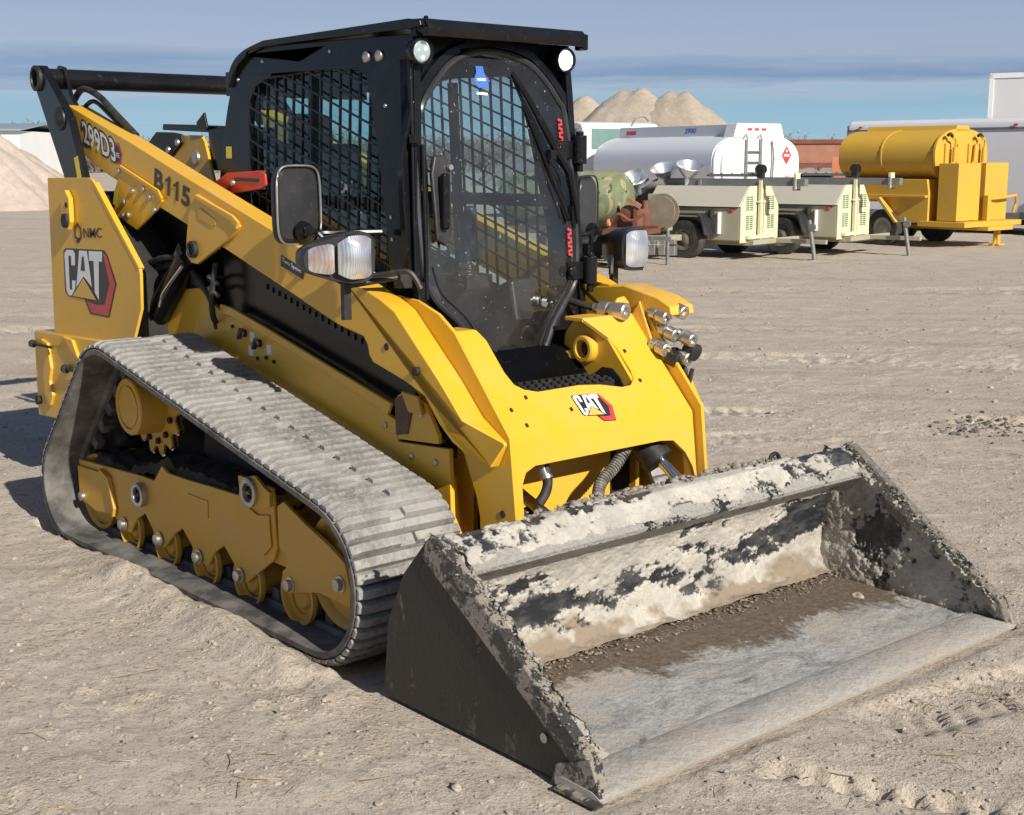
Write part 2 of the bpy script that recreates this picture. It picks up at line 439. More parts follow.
def make_lugs():
    mb = MB(); N = 116; mid = (YO+YI)/2
    for i in range(N):
        for half in (0, 1):
            s = BL*(i+(.0 if half == 0 else .5*(i % 2)*.0))/N 
            p, d = on_belt(s); nn = Vector((-d.z, 0, d.x)); Y = Vector((0, 1, 0))
            y0, y1 = (YO+.002, mid+.004) if half == 0 else (mid-.004, YI-.002)
            if i % 2 == 0:
                if half == 0: y1 -= .034
                else: y0 += .034
            wb, wt, h = .0212, .0155, .024
            jz = random.uniform(-.0015, .0015)
            vs = []
            for yy, cf in ((y0, 1 if half == 0 else 0), (y0+.03, 0), (y1-.03, 0), (y1, 1 if half == 1 else 0)):
                hh = (h-(.014 if cf else 0))+jz; c = p + Y*yflare(p.x, yy) - nn*.024
                vs += [c-d*wb, c-d*wt+nn*(hh+.002), c+d*wt+nn*(hh+.002), c+d*wb]
            fs = [(0,1,2,3), (12,15,14,13)]
            for k in range(3):
                a = 4*k; fs += [(a, a+4, a+5, a+1), (a+1, a+5, a+6, a+2), (a+2, a+6, a+7, a+3)]
            mb.add(vs, fs)
        if i % 2 == 0:      # filler block added between the bar halves to lighten the pocket's shadow
            p, d = on_belt(BL*i/N); nn = Vector((-d.z, 0, d.x)); Y = Vector((0, 1, 0)); c = p-nn*.024; q = Vector((0, mid, 0))
            mb.add([c+q-Y*.032-d*.024, c+q-Y*.032-d*.020+nn*.011, c+q-Y*.032+d*.020+nn*.011, c+q-Y*.032+d*.024, c+q+Y*.032-d*.024, c+q+Y*.032-d*.020+nn*.011, c+q+Y*.032+d*.020+nn*.011, c+q+Y*.032+d*.024], [(0,1,2,3),(4,7,6,5),(0,4,5,1),(1,5,6,2),(2,6,7,3)])
    return mb
def make_drive():
    mb = MB(); N = 49
    for i in range(N):
        for yy in (-.83, -.72):
            p, d = on_belt(BL*(i+.5)/N); nn = Vector((-d.z, 0, d.x))
            M = Matrix((d, Vector((0,1,0)), nn)).transposed().to_4x4(); M.translation = p + Vector((0, yy, 0)) - nn*.085
            mb.box((0,0,0), (.05,.035,.075)); mb.v[-8:] = [tuple(M @ Vector(q)) for q in mb.v[-8:]]
    return mb
frame_poly = [(.445,.31),(.46,.312),(1.09,.345),(1.20,.345),(1.275,.42),(1.33,.40),(1.50,.402),(1.70,.41),(1.90,.415),(1.925,.47),(2.0,.478),(2.10,.49),(2.145,.485),(2.155,.44),(2.165,.27),(2.140,.215),(1.985,.115),(1.94,.082),(1.875,.082),(1.85,.135),(1.772,.192),(1.70,.150),(1.64,.082),(1.545,.078),(1.51,.135),(1.435,.190),(1.36,.150),(1.27,.074),(1.20,.074),(1.16,.135),(1.10,.186),(1.02,.145),(.95,.070),(.87,.070),(.79,.118),(.62,.095),(.49,.12)]
front_poly = [(2.185,.43),(2.23,.455),(2.36,.405),(2.52,.355),(2.612,.315),(2.645,.225),(2.64,.16),(2.57,.165),(2.45,.17),(2.31,.137),(2.25,.115),(2.215,.125),(2.205,.19),(2.235,.215),(2.235,.26),(2.19,.275)]
def undercarriage(sgn):
    def B(mb, nm, *a, **k):
        mb = mb if sgn < 0 else mb.mirror().map(lambda x, y, z: (x-.28, y-.05, z))
        return (mb.split if nm in ('pivot_collar','pivot_bolt','axle_bolt','sprocket_bolt','frame_rib','drive_lug') else mb.build)(nm, *a, **k)
    tb = B(make_belt(), 'track_belt', M_trackin, L)
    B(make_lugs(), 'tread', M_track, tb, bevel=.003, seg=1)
    B(make_drive(), 'drive_lug', M_trackin, tb)
    f = MB(); f.prism(frame_poly, -.90, -.885); f.prism([(x, z) for x, z in frame_poly], -.66, -.645)
    f.prism([(.50,.29),(1.9,.40),(2.1,.42),(2.1,.25),(.55,.14)], -.884, -.661)
    fr = B(f, 'track_frame', M_yelD, L, bevel=.004)
    f = MB(); f.prism(front_poly, -.905, -.888); f.prism([(2.1,.36),(2.5,.29),(2.5,.20),(2.1,.2)], -.884, -.66)
    B(f, 'idler_arm', M_yelD, fr, bevel=.004)
    f = MB(); f.prism([(.455,.285),(.46,.14),(.62,.105),(.80,.125),(.815,.155),(.77,.275),(.70,.295)], -.912, -.902)
    B(f, 'guard_plate', M_yelD, fr, bevel=.003)
    f = MB(); f.prism([(.70,.300),(.778,.278),(.825,.157),(.81,.118),(.822,.118),(.84,.157),(.79,.29),(.71,.314)], -.922, -.902)
    f.prism([(1.93,.50),(1.94,.42),(1.99,.395),(2.09,.40),(2.15,.42),(2.155,.475),(2.12,.485),(2.05,.52),(1.98,.50)], -.915, -.902)
    f.prism([(1.93,.30),(1.95,.395),(2.05,.37),(2.13,.385),(2.14,.27),(2.08,.22)], -.908, -.902)
    f.box((1.58,-.902,.345), (.16,.004,.006)); f.box((1.66,-.902,.31), (.006,.004,.07))
    B(f, 'frame_rib', M_yelD, fr, bevel=.002)
    f = MB()
    for x, z, r in ((1.092,.268,.052),(2.02,.452,.055)):
        f.lathe((x,-.90,z), (0,-1,0), [(0,r),(.03,r),(.034,r*.86),(.030,r*.66),(.012,r*.60),(.012,r*.2)], 28)
    B(f, 'pivot_collar', M_zinc, fr)
    f = MB()
    for x, z, r in ((1.092,.268,.03),(2.02,.452,.03)):
        for k in range(3):
            a = k*2.094+.4; f.cyl((x+.6*r*math.cos(a),-.91,z+.6*r*math.sin(a)), (x+.6*r*math.cos(a),-.93,z+.6*r*math.sin(a)), r*.32, n=10)
    B(f, 'pivot_bolt', M_dark, fr)
    f = MB()
    for x, z in ((.50,.150),(.90,.100),(1.235,.105),(1.575,.105),(1.90,.105),(2.262,.155),(2.585,.235)):
        f.lathe((x,-.905,z), (0,-1,0), [(0,.030),(.004,.030),(.006,.021),(.022,.021),(.024,.012)], 18)
    B(f, 'axle_bolt', M_zinc, fr)
    for i, x in enumerate((.93,1.265,1.60,1.93,2.28)):
        r = .104; z = .088; w = MB()
        if i == 4: r = .108; z = .112
        w.lathe((x,-.896,z), (0,1,0), [(.02,r*.2),(.02,r*.40),(.034,r*.50),(.034,r*.80),(.004,r*.88),(.0,r*.93),(.003,r),(.022,r),(.026,r*.66),(.17,r*.66),(.175,r),(.195,r),(.2,r*.5)], 32)
        B(w, 'track_roller', M_yelD, fr)
    for (c, rr) in ((((.572,.178),0), .172), (CF, .205)):
        w = MB(); (x, z) = c[0]
        w.lathe((x,-.875,z), (0,1,0), [(0,rr*.25),(.0,rr*.45),(.022,rr*.52),(.026,rr*.84),(.004,rr*.92),(.0,rr*.96),(.004,rr),(.028,rr),(.034,rr*.75),(.16,rr*.75),(.17,rr),(.2,rr),(.205,rr*.4)], 40)
        B(w, 'idler_wheel', M_yelD, fr)
    # sprocket with rounded teeth, hub drum and bolts
    x0, z0 = CS[0]; w = MB(); pts = []
    for i in range(14*8):
        a = 2*math.pi*i/(14*8); t = math.cos(a*14)
        r = .203+.019*max(-1, min(1, t*1.6)); pts.append((x0+r*math.cos(a), z0+r*math.sin(a)))
    w.prism(pts, -.775, -.745); B(w, 'sprocket', M_yelD, fr)
    w = MB(); w.prism([(x0+(p[0]-x0)*1.035, z0+(p[1]-z0)*1.035) for p in pts], -.768, -.752); B(w, 'sprocket_tooth_edge', M_chrome, fr)
    w = MB(); w.lathe((x0,-.70,z0), (0,-1,0), [(0,.128),(.19,.122),(.196,.116),(.196,.098),(.189,.096),(.189,.088),(.196,.086),(.200,.02)], 44)
    B(w, 'drive_hub', M_yelD, fr)
    w = MB()
    for k in range(12):
        a = k*math.pi/6+.2; w.lathe((x0+.160*math.cos(a),-.775,z0+.160*math.sin(a)), (0,-1,0), [(0,.014),(.014,.014),(.016,.008)], 8)
    B(w, 'sprocket_bolt', M_dark, fr)
    # soil packed on top of the frame
    w = MB(); nx, ny = 60, 14
    for i in range(nx+1):
        for j in range(ny+1):
            x = .60+1.52*i/nx; y = -.892+.36*j/ny
            h = .355+.055*min(1, max(0, (x-1.0)/.25))+.045*math.sin(x*5)*.5+random.uniform(-.012, .014)
            if j == 0: h = min(h, .36+.04*(x > 1.25))-.015-random.random()*.02
            if .95 < x < 1.3: h += .03
            w.v.append((x, y, h))
    for i in range(nx):
        for j in range(ny):
            a = i*(ny+1)+j; w.f.append((a, a+ny+1, a+ny+2, a+1))
    so = B(w, 'packed_soil', M_soil, fr)
    w = MB(); w.prism([(.6,.35),(.78,.72),(1.0,.80),(2.2,.50),(2.45,.30),(.55,.2)], -.57, -.555); w.prism([(1.25,.42),(1.30,.60),(1.55,.56),(1.72,.42)], -.70, -.68); B(w, 'inner_shade_sheet', M_dark, fr)  # added dark sheets standing in for the shade behind the sprocket
    w = MB(); w.prism([(1.20,.42),(1.20,.70),(1.33,.68),(1.66,.42)], -.66, -.57)
    B(w, 'mount_gusset', M_yelD, fr, bevel=.004)
undercarriage(-1); undercarriage(1)

# --- rear towers, links, bumper ----------------------------------------
tower = [(-.345,.62),(-.307,1.565),(.175,1.569),(.205,1.563),(.232,1.545),(.656,1.177),(.664,1.15),(.655,.995),(.573,.86),(.55,.62)]
for s in (-1, 1):
    m = MB(); m.prism(tower, -.66, -.645); m.prism([(.22,1.535),(.235,1.55),(.662,1.18),(.648,1.165)], -.662, -.635)
    t = (m if s < 0 else m.mirror()).build('rear_tower', M_yel, L, bevel=.003)
    m = MB(); m.prism([(-.30,.28),(-.28,1.50),(.14,1.50),(.60,1.15),(.60,.28)], -.60, -.43)  # dark filler added between the tower plates, closing gaps in the ground shadow
    (m if s < 0 else m.mirror()).build('tower_filler', M_dark, t)
    # pin bracket
    m = MB()
    bp = [(-.10,1.43),(-.085,1.495),(-.04,1.51),(.0,1.47),(.0,1.36),(-.03,1.32),(-.085,1.34)]
    m.prism([(x, z) for x, z in bp], -.688, -.664)
    (m if s < 0 else m.mirror()).build('pin_bracket', M_yel, t, bevel=.004)
    m = MB(); m.lathe((-.045,-.68,1.365), (0,-1,0), [(0,.034),(.02,.034),(.024,.02)], 20); m.lathe((-.03,-.688,1.44), (0,-1,0), [(0,.014),(.004,.012)], 12)
    (m if s < 0 else m.mirror()).build('pin', M_dark, t)
    # bumper corner casting
    m = MB()
    m.prism([(-.56,.78),(-.54,.79),(.15,.812),(.34,.82),(.30,.74),(.10,.70),(.02,.55),(-.30,.36),(-.57,.345)], -.68, -.56)
    bu = (m if s < 0 else m.mirror()).build('rear_bumper', M_yel, L, bevel=.008)
    m = MB(); m.prism([(-.44,.76),(-.36,.745),(-.33,.62),(-.36,.55),(-.33,.48),(-.37,.42),(-.43,.47),(-.44,.58),(-.40,.66)], -.695, -.675)
    m.prism([(-.16,.80),(-.05,.79),(.02,.70),(-.08,.735)], -.695, -.675)
    (m if s < 0 else m.mirror()).split('tie_down_hook', M_yel, bu, bevel=.006)
    m = MB(); m.cyl((-.52,-.70,.725), (-.28,-.70,.73), .007); m.cyl((-.52,-.70,.725), (-.54,-.70,.725), .02); m.cyl((-.12,-.70,.64), (.0,-.70,.645), .008); m.cyl((-.12,-.70,.64), (-.14,-.70,.64), .022)
    m.cyl((-.53,-.68,.43), (-.53,-.70,.43), .022)
    (m if s < 0 else m.mirror()).split('bumper_bolt', M_dark, bu)
    # black link from tower up to the arm cross tube
    def linkpoly(dx):
        return [(-.46+dx,2.03),(-.455+dx,2.08),(-.41+dx,2.108),(-.36+dx,2.105),(-.315+dx,2.07),(-.06+dx,1.85),(.0+dx,1.72),(.115+dx,1.45),(-.10+dx,1.40),(-.158+dx,1.576)]
    m = MB(); m.prism(linkpoly(0), -.64, -.60)
    ln = (m if s < 0 else m.mirror()).build('lift_link', M_black, L, bevel=.006)
    m = MB(); m.prism([(-.47,2.03),(-.465,2.08),(-.41,2.112),(-.35,2.10),(-.28,1.96),(-.16,1.86),(-.28,1.83)], -.53, -.51)
    (m if s < 0 else m.mirror()).build('link_ear', M_black, ln, bevel=.004)
    m = MB(); m.lathe((-.40,-.60,2.045), (0,-1,0), [(0,.062),(.055,.062),(.058,.045),(.03,.04),(.03,.01)], 28)
    m.lathe((-.155,-.64,1.845), (0,-1,0), [(0,.058),(.008,.056),(.010,.04),(.022,.03),(.026,.012)], 24)
    (m if s < 0 else m.mirror()).split('pivot_pin', M_blackD, ln)
    m = MB(); m.prism([(-.02,1.66),(.025,1.67),(.055,1.56),(.01,1.55)], -.6415, -.641)
    (m if s < 0 else m.mirror()).build('warning_sticker', M_ydec, ln, smooth=False)
m = MB(); m.cyl((-.40,-.60,2.045), (-.40,.60,2.045), .05, n=28); m.build('cross_tube', M_black, L)
tw = [o for o in L.children if o.name.startswith('rear_tower')][0]
def AX(x, y): return (-.156+(x-170)*.00224-(y-400)*.00014, -.66, 1.226-(y-400)*.000954+(x-170)*.000105)
p0 = Vector(AX(168,398)); logo(tw, p0, Vector(AX(438,398))-p0, Vector(AX(168,738))-p0, (0,-1,0))
text_part('NMC', 1, M_ink, tw, (.085,-.6625,1.287), (.205,0,.008), (0,0,.047), bold=.012)
m = MB()
hc = Vector((.022,-.6625,1.308))
def hxp(k, f): return hc+Vector((.046*f*math.cos(math.pi/6+k*math.pi/3), 0, .050*f*math.sin(math.pi/6+k*math.pi/3)))
for ks in ((0,1,2,3),(3.45,4,5,6.0)):
    pts = [hxp(k, 1) for k in ks]+[hxp(k, .66) for k in reversed(ks)]; m.add(pts, [(i, i+1, 2*len(ks)-2-i, 2*len(ks)-1-i) for i in range(len(ks)-1)])
m.add([hxp(3,.66), hxp(3,1), hxp(3,1)+Vector((.06,0,-.012)), hxp(3,.66)+Vector((.035,0,-.008))], [(0,1,2,3)])
m.build('hexagon_mark', M_ink, tw, smooth=False)
rb = MB(); rb.box((-.22,0,.62), (.12,1.12,.5)); rb.build('rear_crossbeam', M_yel, L, bevel=.01)
# hose over the arm and lock bracket behind the cab
m = MB(); m.tube(smoothpath([(-.32,-.50,1.93),(-.20,-.50,1.99),(-.02,-.50,1.95),(.14,-.49,1.86),(.30,-.47,1.76)]), .016, 10); m.tube(smoothpath([(-.25,-.48,1.90),(-.12,-.48,1.93),(.05,-.48,1.86),(.2,-.47,1.78)]), .011, 8)
m.build('boom_hose', M_rubber, L)
m = MB(); m.prism([(-.12,1.40),(-.12,1.66),(.03,1.772),(.245,1.766),(.275,1.74),(.42,1.40)], -.11, -.095); m.build('support_bracket', M_yel, L, bevel=.004)
m = MB(); m.prism([(-.38,1.69),(-.20,1.79),(-.02,1.785),(.07,1.775),(.075,1.735),(-.05,1.67),(-.14,1.62)], -.125, -.112)
bk = m.build('hinge_plate', M_blackD, L, bevel=.003)
m = MB()
for x, z in ((-.07,1.70),(.03,1.735)): m.lathe((x,-.125,z), (0,-1,0), [(0,.018),(.008,.016),(.01,.01)], 14)
m.lathe((.19,-.11,1.66), (0,-1,0), [(0,.034),(.01,.032),(.012,.02)], 20)
m.split('bolt', M_zinc, bk)
m = MB(); m.prism([(-.20,1.80),(-.19,1.83),(.60,1.80),(.60,1.60),(.30,1.60),(.28,1.78)], -.09, .10); m.prism([(.22,1.79),(.22,1.83),(.30,1.875),(.325,1.80)], -.12, -.108); m.build('engine_hood', M_black, L, bevel=.004)

# --- lift arms ---------------------------------------------------------
top = [(-.235,1.915),(.43,1.73),(.987,1.567),(1.657,1.375),(2.114,1.235),(2.36,1.163),(2.45,1.125),(2.707,.905),(2.823,.790),(2.862,.768),(2.945,.722),(2.950,.712),(2.905,.632)]
bot = [(2.832,.679),(2.768,.706),(2.70,.757),(2.618,.845),(2.506,.883),(2.31,.93),(2.288,.955),(2.28,.99),(2.255,1.018),(2.10,1.044),(1.585,1.194),(1.262,1.287),(.70,1.44),(.20,1.575),(.039,1.625),(-.144,1.70)]
brA = [(.336,1.615),(.70,1.508),(.735,1.47),(.69,1.435),(.467,1.335),(.246,1.40),(.25,1.50)]
brB = [(1.054,1.508),(1.37,1.414),(1.408,1.385),(1.375,1.35),(1.045,1.212),(.99,1.215),(.945,1.25),(.96,1.33),(.985,1.42)]
inner = [(2.30,1.165),(2.45,1.158),(2.575,1.118),(2.665,1.060),(2.955,.735),(2.99,.43),(2.985,.36),(2.80,.33),(2.795,.44),(2.78,.50),(2.71,.645),(2.50,.78),(2.30,.95)]
for s in (-1, 1):
    def B(mb, nm, *a, **k):
        mb = mb if s < 0 else mb.mirror().map(lambda x, y, z: (x, y+.03, z))
        return (mb.split if nm in ('arm_plate','rivet','arm_pin','weld_rim') else mb.build)(nm, *a, **k)
    m = MB(); m.prism(top+bot, -.565, -.470); m.map(lambda x, y, z: (x, y+max(0, x-2.815)*.62 if y < -.5 else y, z))
    arm = B(m, 'lift_arm', M_yel, L, bevel=.007, seg=3)
    m = MB(); m.prism(brA, -.574, -.560); m.prism(brB, -.580, -.560); B(m, 'arm_plate', M_yel, arm, bevel=.005)
    m = MB(); m.prism([(1.07,1.505),(1.37,1.428),(1.418,1.40),(1.400,1.372),(1.36,1.402),(1.06,1.490)], -.588, -.575); m.prism([(.34,1.628),(.71,1.52),(.745,1.485),(.73,1.47),(.69,1.505),(.335,1.614)], -.581, -.57); B(m, 'weld_rim', M_yel, arm, bevel=.003)
    m = MB(); m.prism([(1.075,1.44),(1.10,1.452),(1.22,1.405),(1.225,1.385),(1.20,1.375),(1.08,1.41)], -.583, -.581); B(m, 'slot_recess', M_yelD, arm)
    m = MB(); m.prism(inner, -.468, -.452); B(m, 'tool_plate', M_yel, arm, bevel=.003)
    m = MB()
    for x, z in ((.32,1.60),(.56,1.52),(.62,1.485),(.45,1.51),(.36,1.46),(.66,1.43),(.39,1.40),(.34,1.395),(.37,1.39)): m.lathe((x,-.573,z), (0,-1,0), [(0,.014),(.01,.014),(.013,.007)], 12)
    B(m, 'rivet', M_zinc, arm)
    m = MB(); m.lathe((2.586,-.565,.93), (0,-1,0), [(0,.015),(.018,.015),(.02,.008)], 14); m.lathe((1.03,-.58,1.275), (0,-1,0), [(0,.036),(.02,.036),(.022,.025),(.012,.02)], 20)
    m.lathe((2.40,-.566,.995), (0,-1,0), [(0,.014),(.002,.012)], 14)
    B(m, 'arm_pin', M_dark, arm)
    m = MB(); m.cyl((2.92,-.468,.47), (2.92,-.471,.47), .013); B(m, 'pin_hole', M_ink, arm)
    # lift cylinder
    m = MB(); m.cyl((.90,-.53,1.245), (.22,-.54,.655), .058, n=24); m.cyl((.905,-.53,1.25), (.885,-.53,1.232), .070, n=24)
    lc = B(m, 'lift_cylinder', M_black, L)
    m = MB(); m.cyl((1.02,-.53,1.27), (.90,-.53,1.245), .03); m.tube(smoothpath([(.95,-.60,1.20),(.80,-.615,1.08),(.72,-.60,1.01)]), .008)
    B(m, 'cylinder_rod', M_chrome, lc)
    if s < 0:
        U = Vector((.345,0,-.098)); V = Vector((-.012,0,.078))
        text_part('299D3', 1, M_ink, arm, (-.070,-.567,1.722), U*1.04, V*1.66, 'model_lettering', bold=.07)
        text_part('299D3', 1, M_white, arm, (-.06,-.569,1.732), U, V*1.38, 'model_lettering', bold=.02)
        m = MB(); hx = [(.25,1.735),(.315,1.725),(.347,1.675),(.325,1.628),(.262,1.632)]
        m.add([(x,-.5665,z) for x, z in hx], [tuple(range(5))]); m.build('red_badge', M_red, arm, smooth=False)
        m = MB(); hx = [(.25,1.722),(.305,1.712),(.33,1.674),(.312,1.640),(.262,1.645)]
        m.add([(x,-.5680,z) for x, z in hx], [tuple(range(5))]); m.build('black_badge', M_ink, arm, smooth=False)
        text_part('XE', 1, M_white, arm, (.285,-.5695,1.665), (.036,0,-.008), (0,0,.022), 'badge_lettering', bold=.02)
        for ch_, f0, f1 in (('B',0,.26),('1',.31,.47),('1',.54,.70),('5',.77,1)):
            if ch_ == '1':
                o_ = Vector((.650,-.569,1.532))+Vector((.325,0,-.089))*f0; u_ = Vector((.325,0,-.089))*(f1-f0); v_ = Vector((.016,0,.084))
                m = MB(); m.add([o_+u_*a+v_*b for a, b in ((.50,0),(.92,0),(.92,1),(.62,1),(.42,.86),(.05,.76),(.05,.62),(.50,.72))], [tuple(range(8))]); m.build('fleet_number', M_ink, arm, smooth=False); continue
            text_part(ch_, 1, M_ink, arm, Vector((.650,-.567,1.532))+Vector((.325,0,-.089))*f0, Vector((.325,0,-.089))*(f1-f0), (.016,0,.084), 'fleet_number', bold=.035)
        m = MB(); m.add([(1.702,-.567,1.243),(1.865,-.567,1.198),(1.871,-.567,1.240),(1.708,-.567,1.285)], [(0,1,2,3)]); m.build('speed_plate', M_ink, arm, smooth=False)
        text_part('Two Speed', 1, M_white, arm, (1.716,-.5685,1.255), (.137,0,-.038), (.001,0,.022), 'speed_lettering', bold=.015)
        m = MB(); m.add([(.235,-.5745,1.45),(.265,-.5745,1.52),(.30,-.5745,1.515),(.285,-.5745,1.43)], [(0,1,2,3)]); m.build('warning_sticker', M_ydec, arm, smooth=False)

# --- front cross member with the entry cut-out -------------------------
def HX(z): return 2.60+(1.055-z)*(.32/.345)
slope = [(-.445,1.055),(-.32,1.055),(-.300,1.02),(-.298,.915),(-.285,.875),(-.253,.856),(-.20,.844),(0,.846),(.10,.838),(.20,.820),(.245,.822),(.278,.84),(.288,.868),(.284,.95),(.270,.985),(.225,1.032),(.20,1.055),(.475,1.055),(.475,.71),(-.445,.71)]
fr_o = [(-.445,.7099),(.475,.7099),(.475,.42),(.455,.50),(.42,.56),(.36,.612),(.29,.620),(-.33,.618),(-.375,.600),(-.395,.56),(-.40,.38),(-.445,.38)]
cm = MB()
def plate(poly, fx, n, th):
    a = [Vector((fx(z), y, z)) for y, z in poly]; b = [p - n*th for p in a]
    k = len(a); tri = [tuple(t) for t in tessellate_polygon([[Vector((p[0], p[1], 0)) for p in poly]])]
    fs = tri + [tuple(i+k for i in reversed(t)) for t in tri] + [(i, (i+1) % k, k+(i+1) % k, k+i) for i in range(k)]
    cm.add(a+b, fs)
plate(slope, HX, Vector((.733,0,.680)), .018)
plate(fr_o, lambda z: 2.92+(.71-z)*.12, Vector((.993,0,.12)), .018)
for y0, y1 in ((-.445,-.322),(.202,.475)): cm.box(((2.50+2.598)/2,(y0+y1)/2,1.047), (.098,y1-y0,.016))
cm.prism([(2.40,.80),(2.43,.98),(2.50,1.055),(2.60,1.05),(2.80,.83),(2.76,.78),(2.55,.76)], .27, .285)
cm.prism([(2.50,1.04),(2.60,1.04),(2.70,.93),(2.70,.86),(2.50,.86)], -.315, -.30)
X = cm.build('cross_member', M_yel, L, bevel=.003)
logo(X, (HX(.817),-.068,.817), (.0034,.165,-.0037), (.086,.0,-.0925), (.733,0,.68))
m = MB(); m.prism([(2.56,.775),(2.60,.835),(2.645,.868),(2.70,.868),(2.74,.84),(2.775,.79),(2.74,.765)], .262, .269); m.build('arch_shade_patch', M_dark, X)  # dark patch laid over the bracket for the shade inside the arch
m = MB(); m.lathe((2.56,.285,.93), (0,-1,0), [(0,.055),(.045,.055),(.05,.048),(.05,.036),(.02,.033),(.02,.01)], 30); m.lathe((2.475,.27,.89), (0,-1,0), [(0,.026),(.03,.026),(.034,.018)], 20)
m.split('pivot_boss', M_yel, X)
m = MB(); m.lathe((2.56,.264,.93), (0,-1,0), [(0,.031),(.002,.028)], 20); m.lathe((2.475,.235,.89), (0,-1,0), [(0,.02),(.003,.016)], 16); m.split('pivot_hole', M_dark, X)
m = MB()
for y, z in ((-.27,.83),(-.10,.775),(.30,.83),(.31,.93),(-.36,.80),(-.33,.75)): m.box((HX(z)+.003,y,z+.003), (.014,.008,.006), ('Y', .75))
m.split('paint_scratch', M_ink, X)
# entry step with raised tread
m = MB(); m.box((2.56,-.01,.815), (.36,.50,.04)); st = m.build('entry_step', M_blackD, L, bevel=.006)
m = MB()
for i in range(5):
    for j in range(13): m.lathe((2.61+.032*i, -.235+.037*j+.012*(i % 2), .835), (0,0,1), [(0,.012),(.006,.012),(.011,.008)], 7)
m.build('grip_stud', M_blackD, st)
# dark panel standing in for the shade of the gap behind the opening
m = MB(); m.box((2.66,.30,.48), (.03,.30,.34)); m.build('gap_shade_panel', M_dark, L)
# tilt cylinders and armoured hoses
for y, dx in ((.30,0),(-.36,.0)):
    m = MB(); m.cyl((2.66,y-.02,.74), (2.88,y+.035,.525), .058, n=24); m.lathe((2.86,y+.03,.545), (.22,.055,-.215), [(0,.058),(0,.066),(.03,.066),(.035,.03)], 24)
    if y < 0: m = MB(); m.cyl((2.60,y,.70), (2.72,y,.58), .045, n=24)
    tc_ = m.build('tilt_cylinder', M_blackD, L)
    m = MB(); m.cyl((2.70 if y < 0 else 2.86,y+.03,.56), (3.04,y+.075,.40), .021, n=20); m.build('piston_rod', M_chrome, tc_)
m = MB()
pa = smoothpath([(2.93,-.02,.36),(2.90,.0,.43),(2.88,.03,.49),(2.87,.11,.54),(2.86,.18,.60),(2.84,.22,.63)], 8)
for i in range(len(pa)-1):
    d = (pa[i+1]-pa[i]); m.lathe(pa[i], d, [(0,.018),(.003,.024),(.010,.024),(.014,.016)], 10)
m.build('armoured_hose', dusty('dirty_hose_guard', (.05,.05,.05), dust=(.35,.32,.27), amt=.9, rough=.7, scale=30, speck=.4), L)
m = MB(); m.tube(smoothpath([(2.80,-.24,.64),(2.87,-.235,.59),(2.89,-.24,.52),(2.88,-.28,.46),(2.85,-.33,.43)]), .018, 12); m.build('bucket_hose', M_rubber, L)
m = MB(); m.cyl((2.85,-.238,.615), (2.885,-.235,.55), .022, n=14); m.build('hose_ferrule', M_zinc, L)

# --- auxiliary couplers on the left arm (right in the picture) ----------
arms = [o for o in L.children if o.name.startswith('lift_arm')]
armL = arms[1]
m = MB(); m.prism([(2.30,1.17),(2.42,1.145),(2.60,1.16),(2.78,1.125),(2.85,1.095),(2.86,1.06),(2.75,1.06),(2.70,.96),(2.45,1.08)], .50, .63)
m.prism([(2.70,1.11),(2.78,.94),(2.70,.90),(2.62,1.0)], .485, .50)
m.map(lambda x, y, z: (x-.06, y-.02, z)); cb = m.build('coupler_bracket', M_yel, armL, bevel=.018, seg=3)
m = MB()
def coupler(m, p, d, r=.024, l=.10):
    m.lathe(p, d, [(0,r*.6),(l*.2,r*.6),(l*.2,r*1.0),(l*.45,r*1.0),(l*.47,r*.8),(l*.55,r*.8),(l*.57,r*1.15),(l*.97,r*1.15),(l,r),(l,r*.6),(l*.9,r*.55)], 20)
for y, z, x in ((.52,1.065,2.76),(.575,1.085,2.80),(.53,1.00,2.80),(.56,.985,2.86),(.50,.945,2.78),(.56,.91,2.84)): coupler(m, (x-.09,y-.03,z+.005), (1,.02,-.25))
m.split('hydraulic_coupler', M_zinc, armL)
m = MB()
for y, z, x in ((.585,.93,2.90),(.53,.90,2.86)): m.lathe((x,y,z), (1,.1,-.3), [(0,.03),(.05,.034),(.055,.02)], 18)
for k in range(3): m.tube(smoothpath([(2.84+.02*k,.55,.93),(2.88,.56+.02*k,.86),(2.94,.55,.82-.02*k),(2.96,.555,.86)]), .008)
m.map(lambda x, y, z: (x-.09, y-.03, z)); m.split('coupler_cap', M_blackD, armL)
m = MB(); m.tube(smoothpath([(2.30,.30,1.13),(2.40,.32,1.10),(2.50,.36,1.075)]), .014, 12); m.build('aux_hose', M_rubber, armL)
m = MB(); coupler(m, (2.50,.36,1.078), (1,.22,-.06), .030, .15); m.build('aux_coupler', M_zinc, armL)
m = MB(); m.prism([(.355,1.055),(.45,1.055),(.445,1.10),(.42,1.125),(.385,1.12),(.36,1.09)], 2.595, 2.607, 'x'); m.build('coupler_ring', M_yel, armL, bevel=.003)

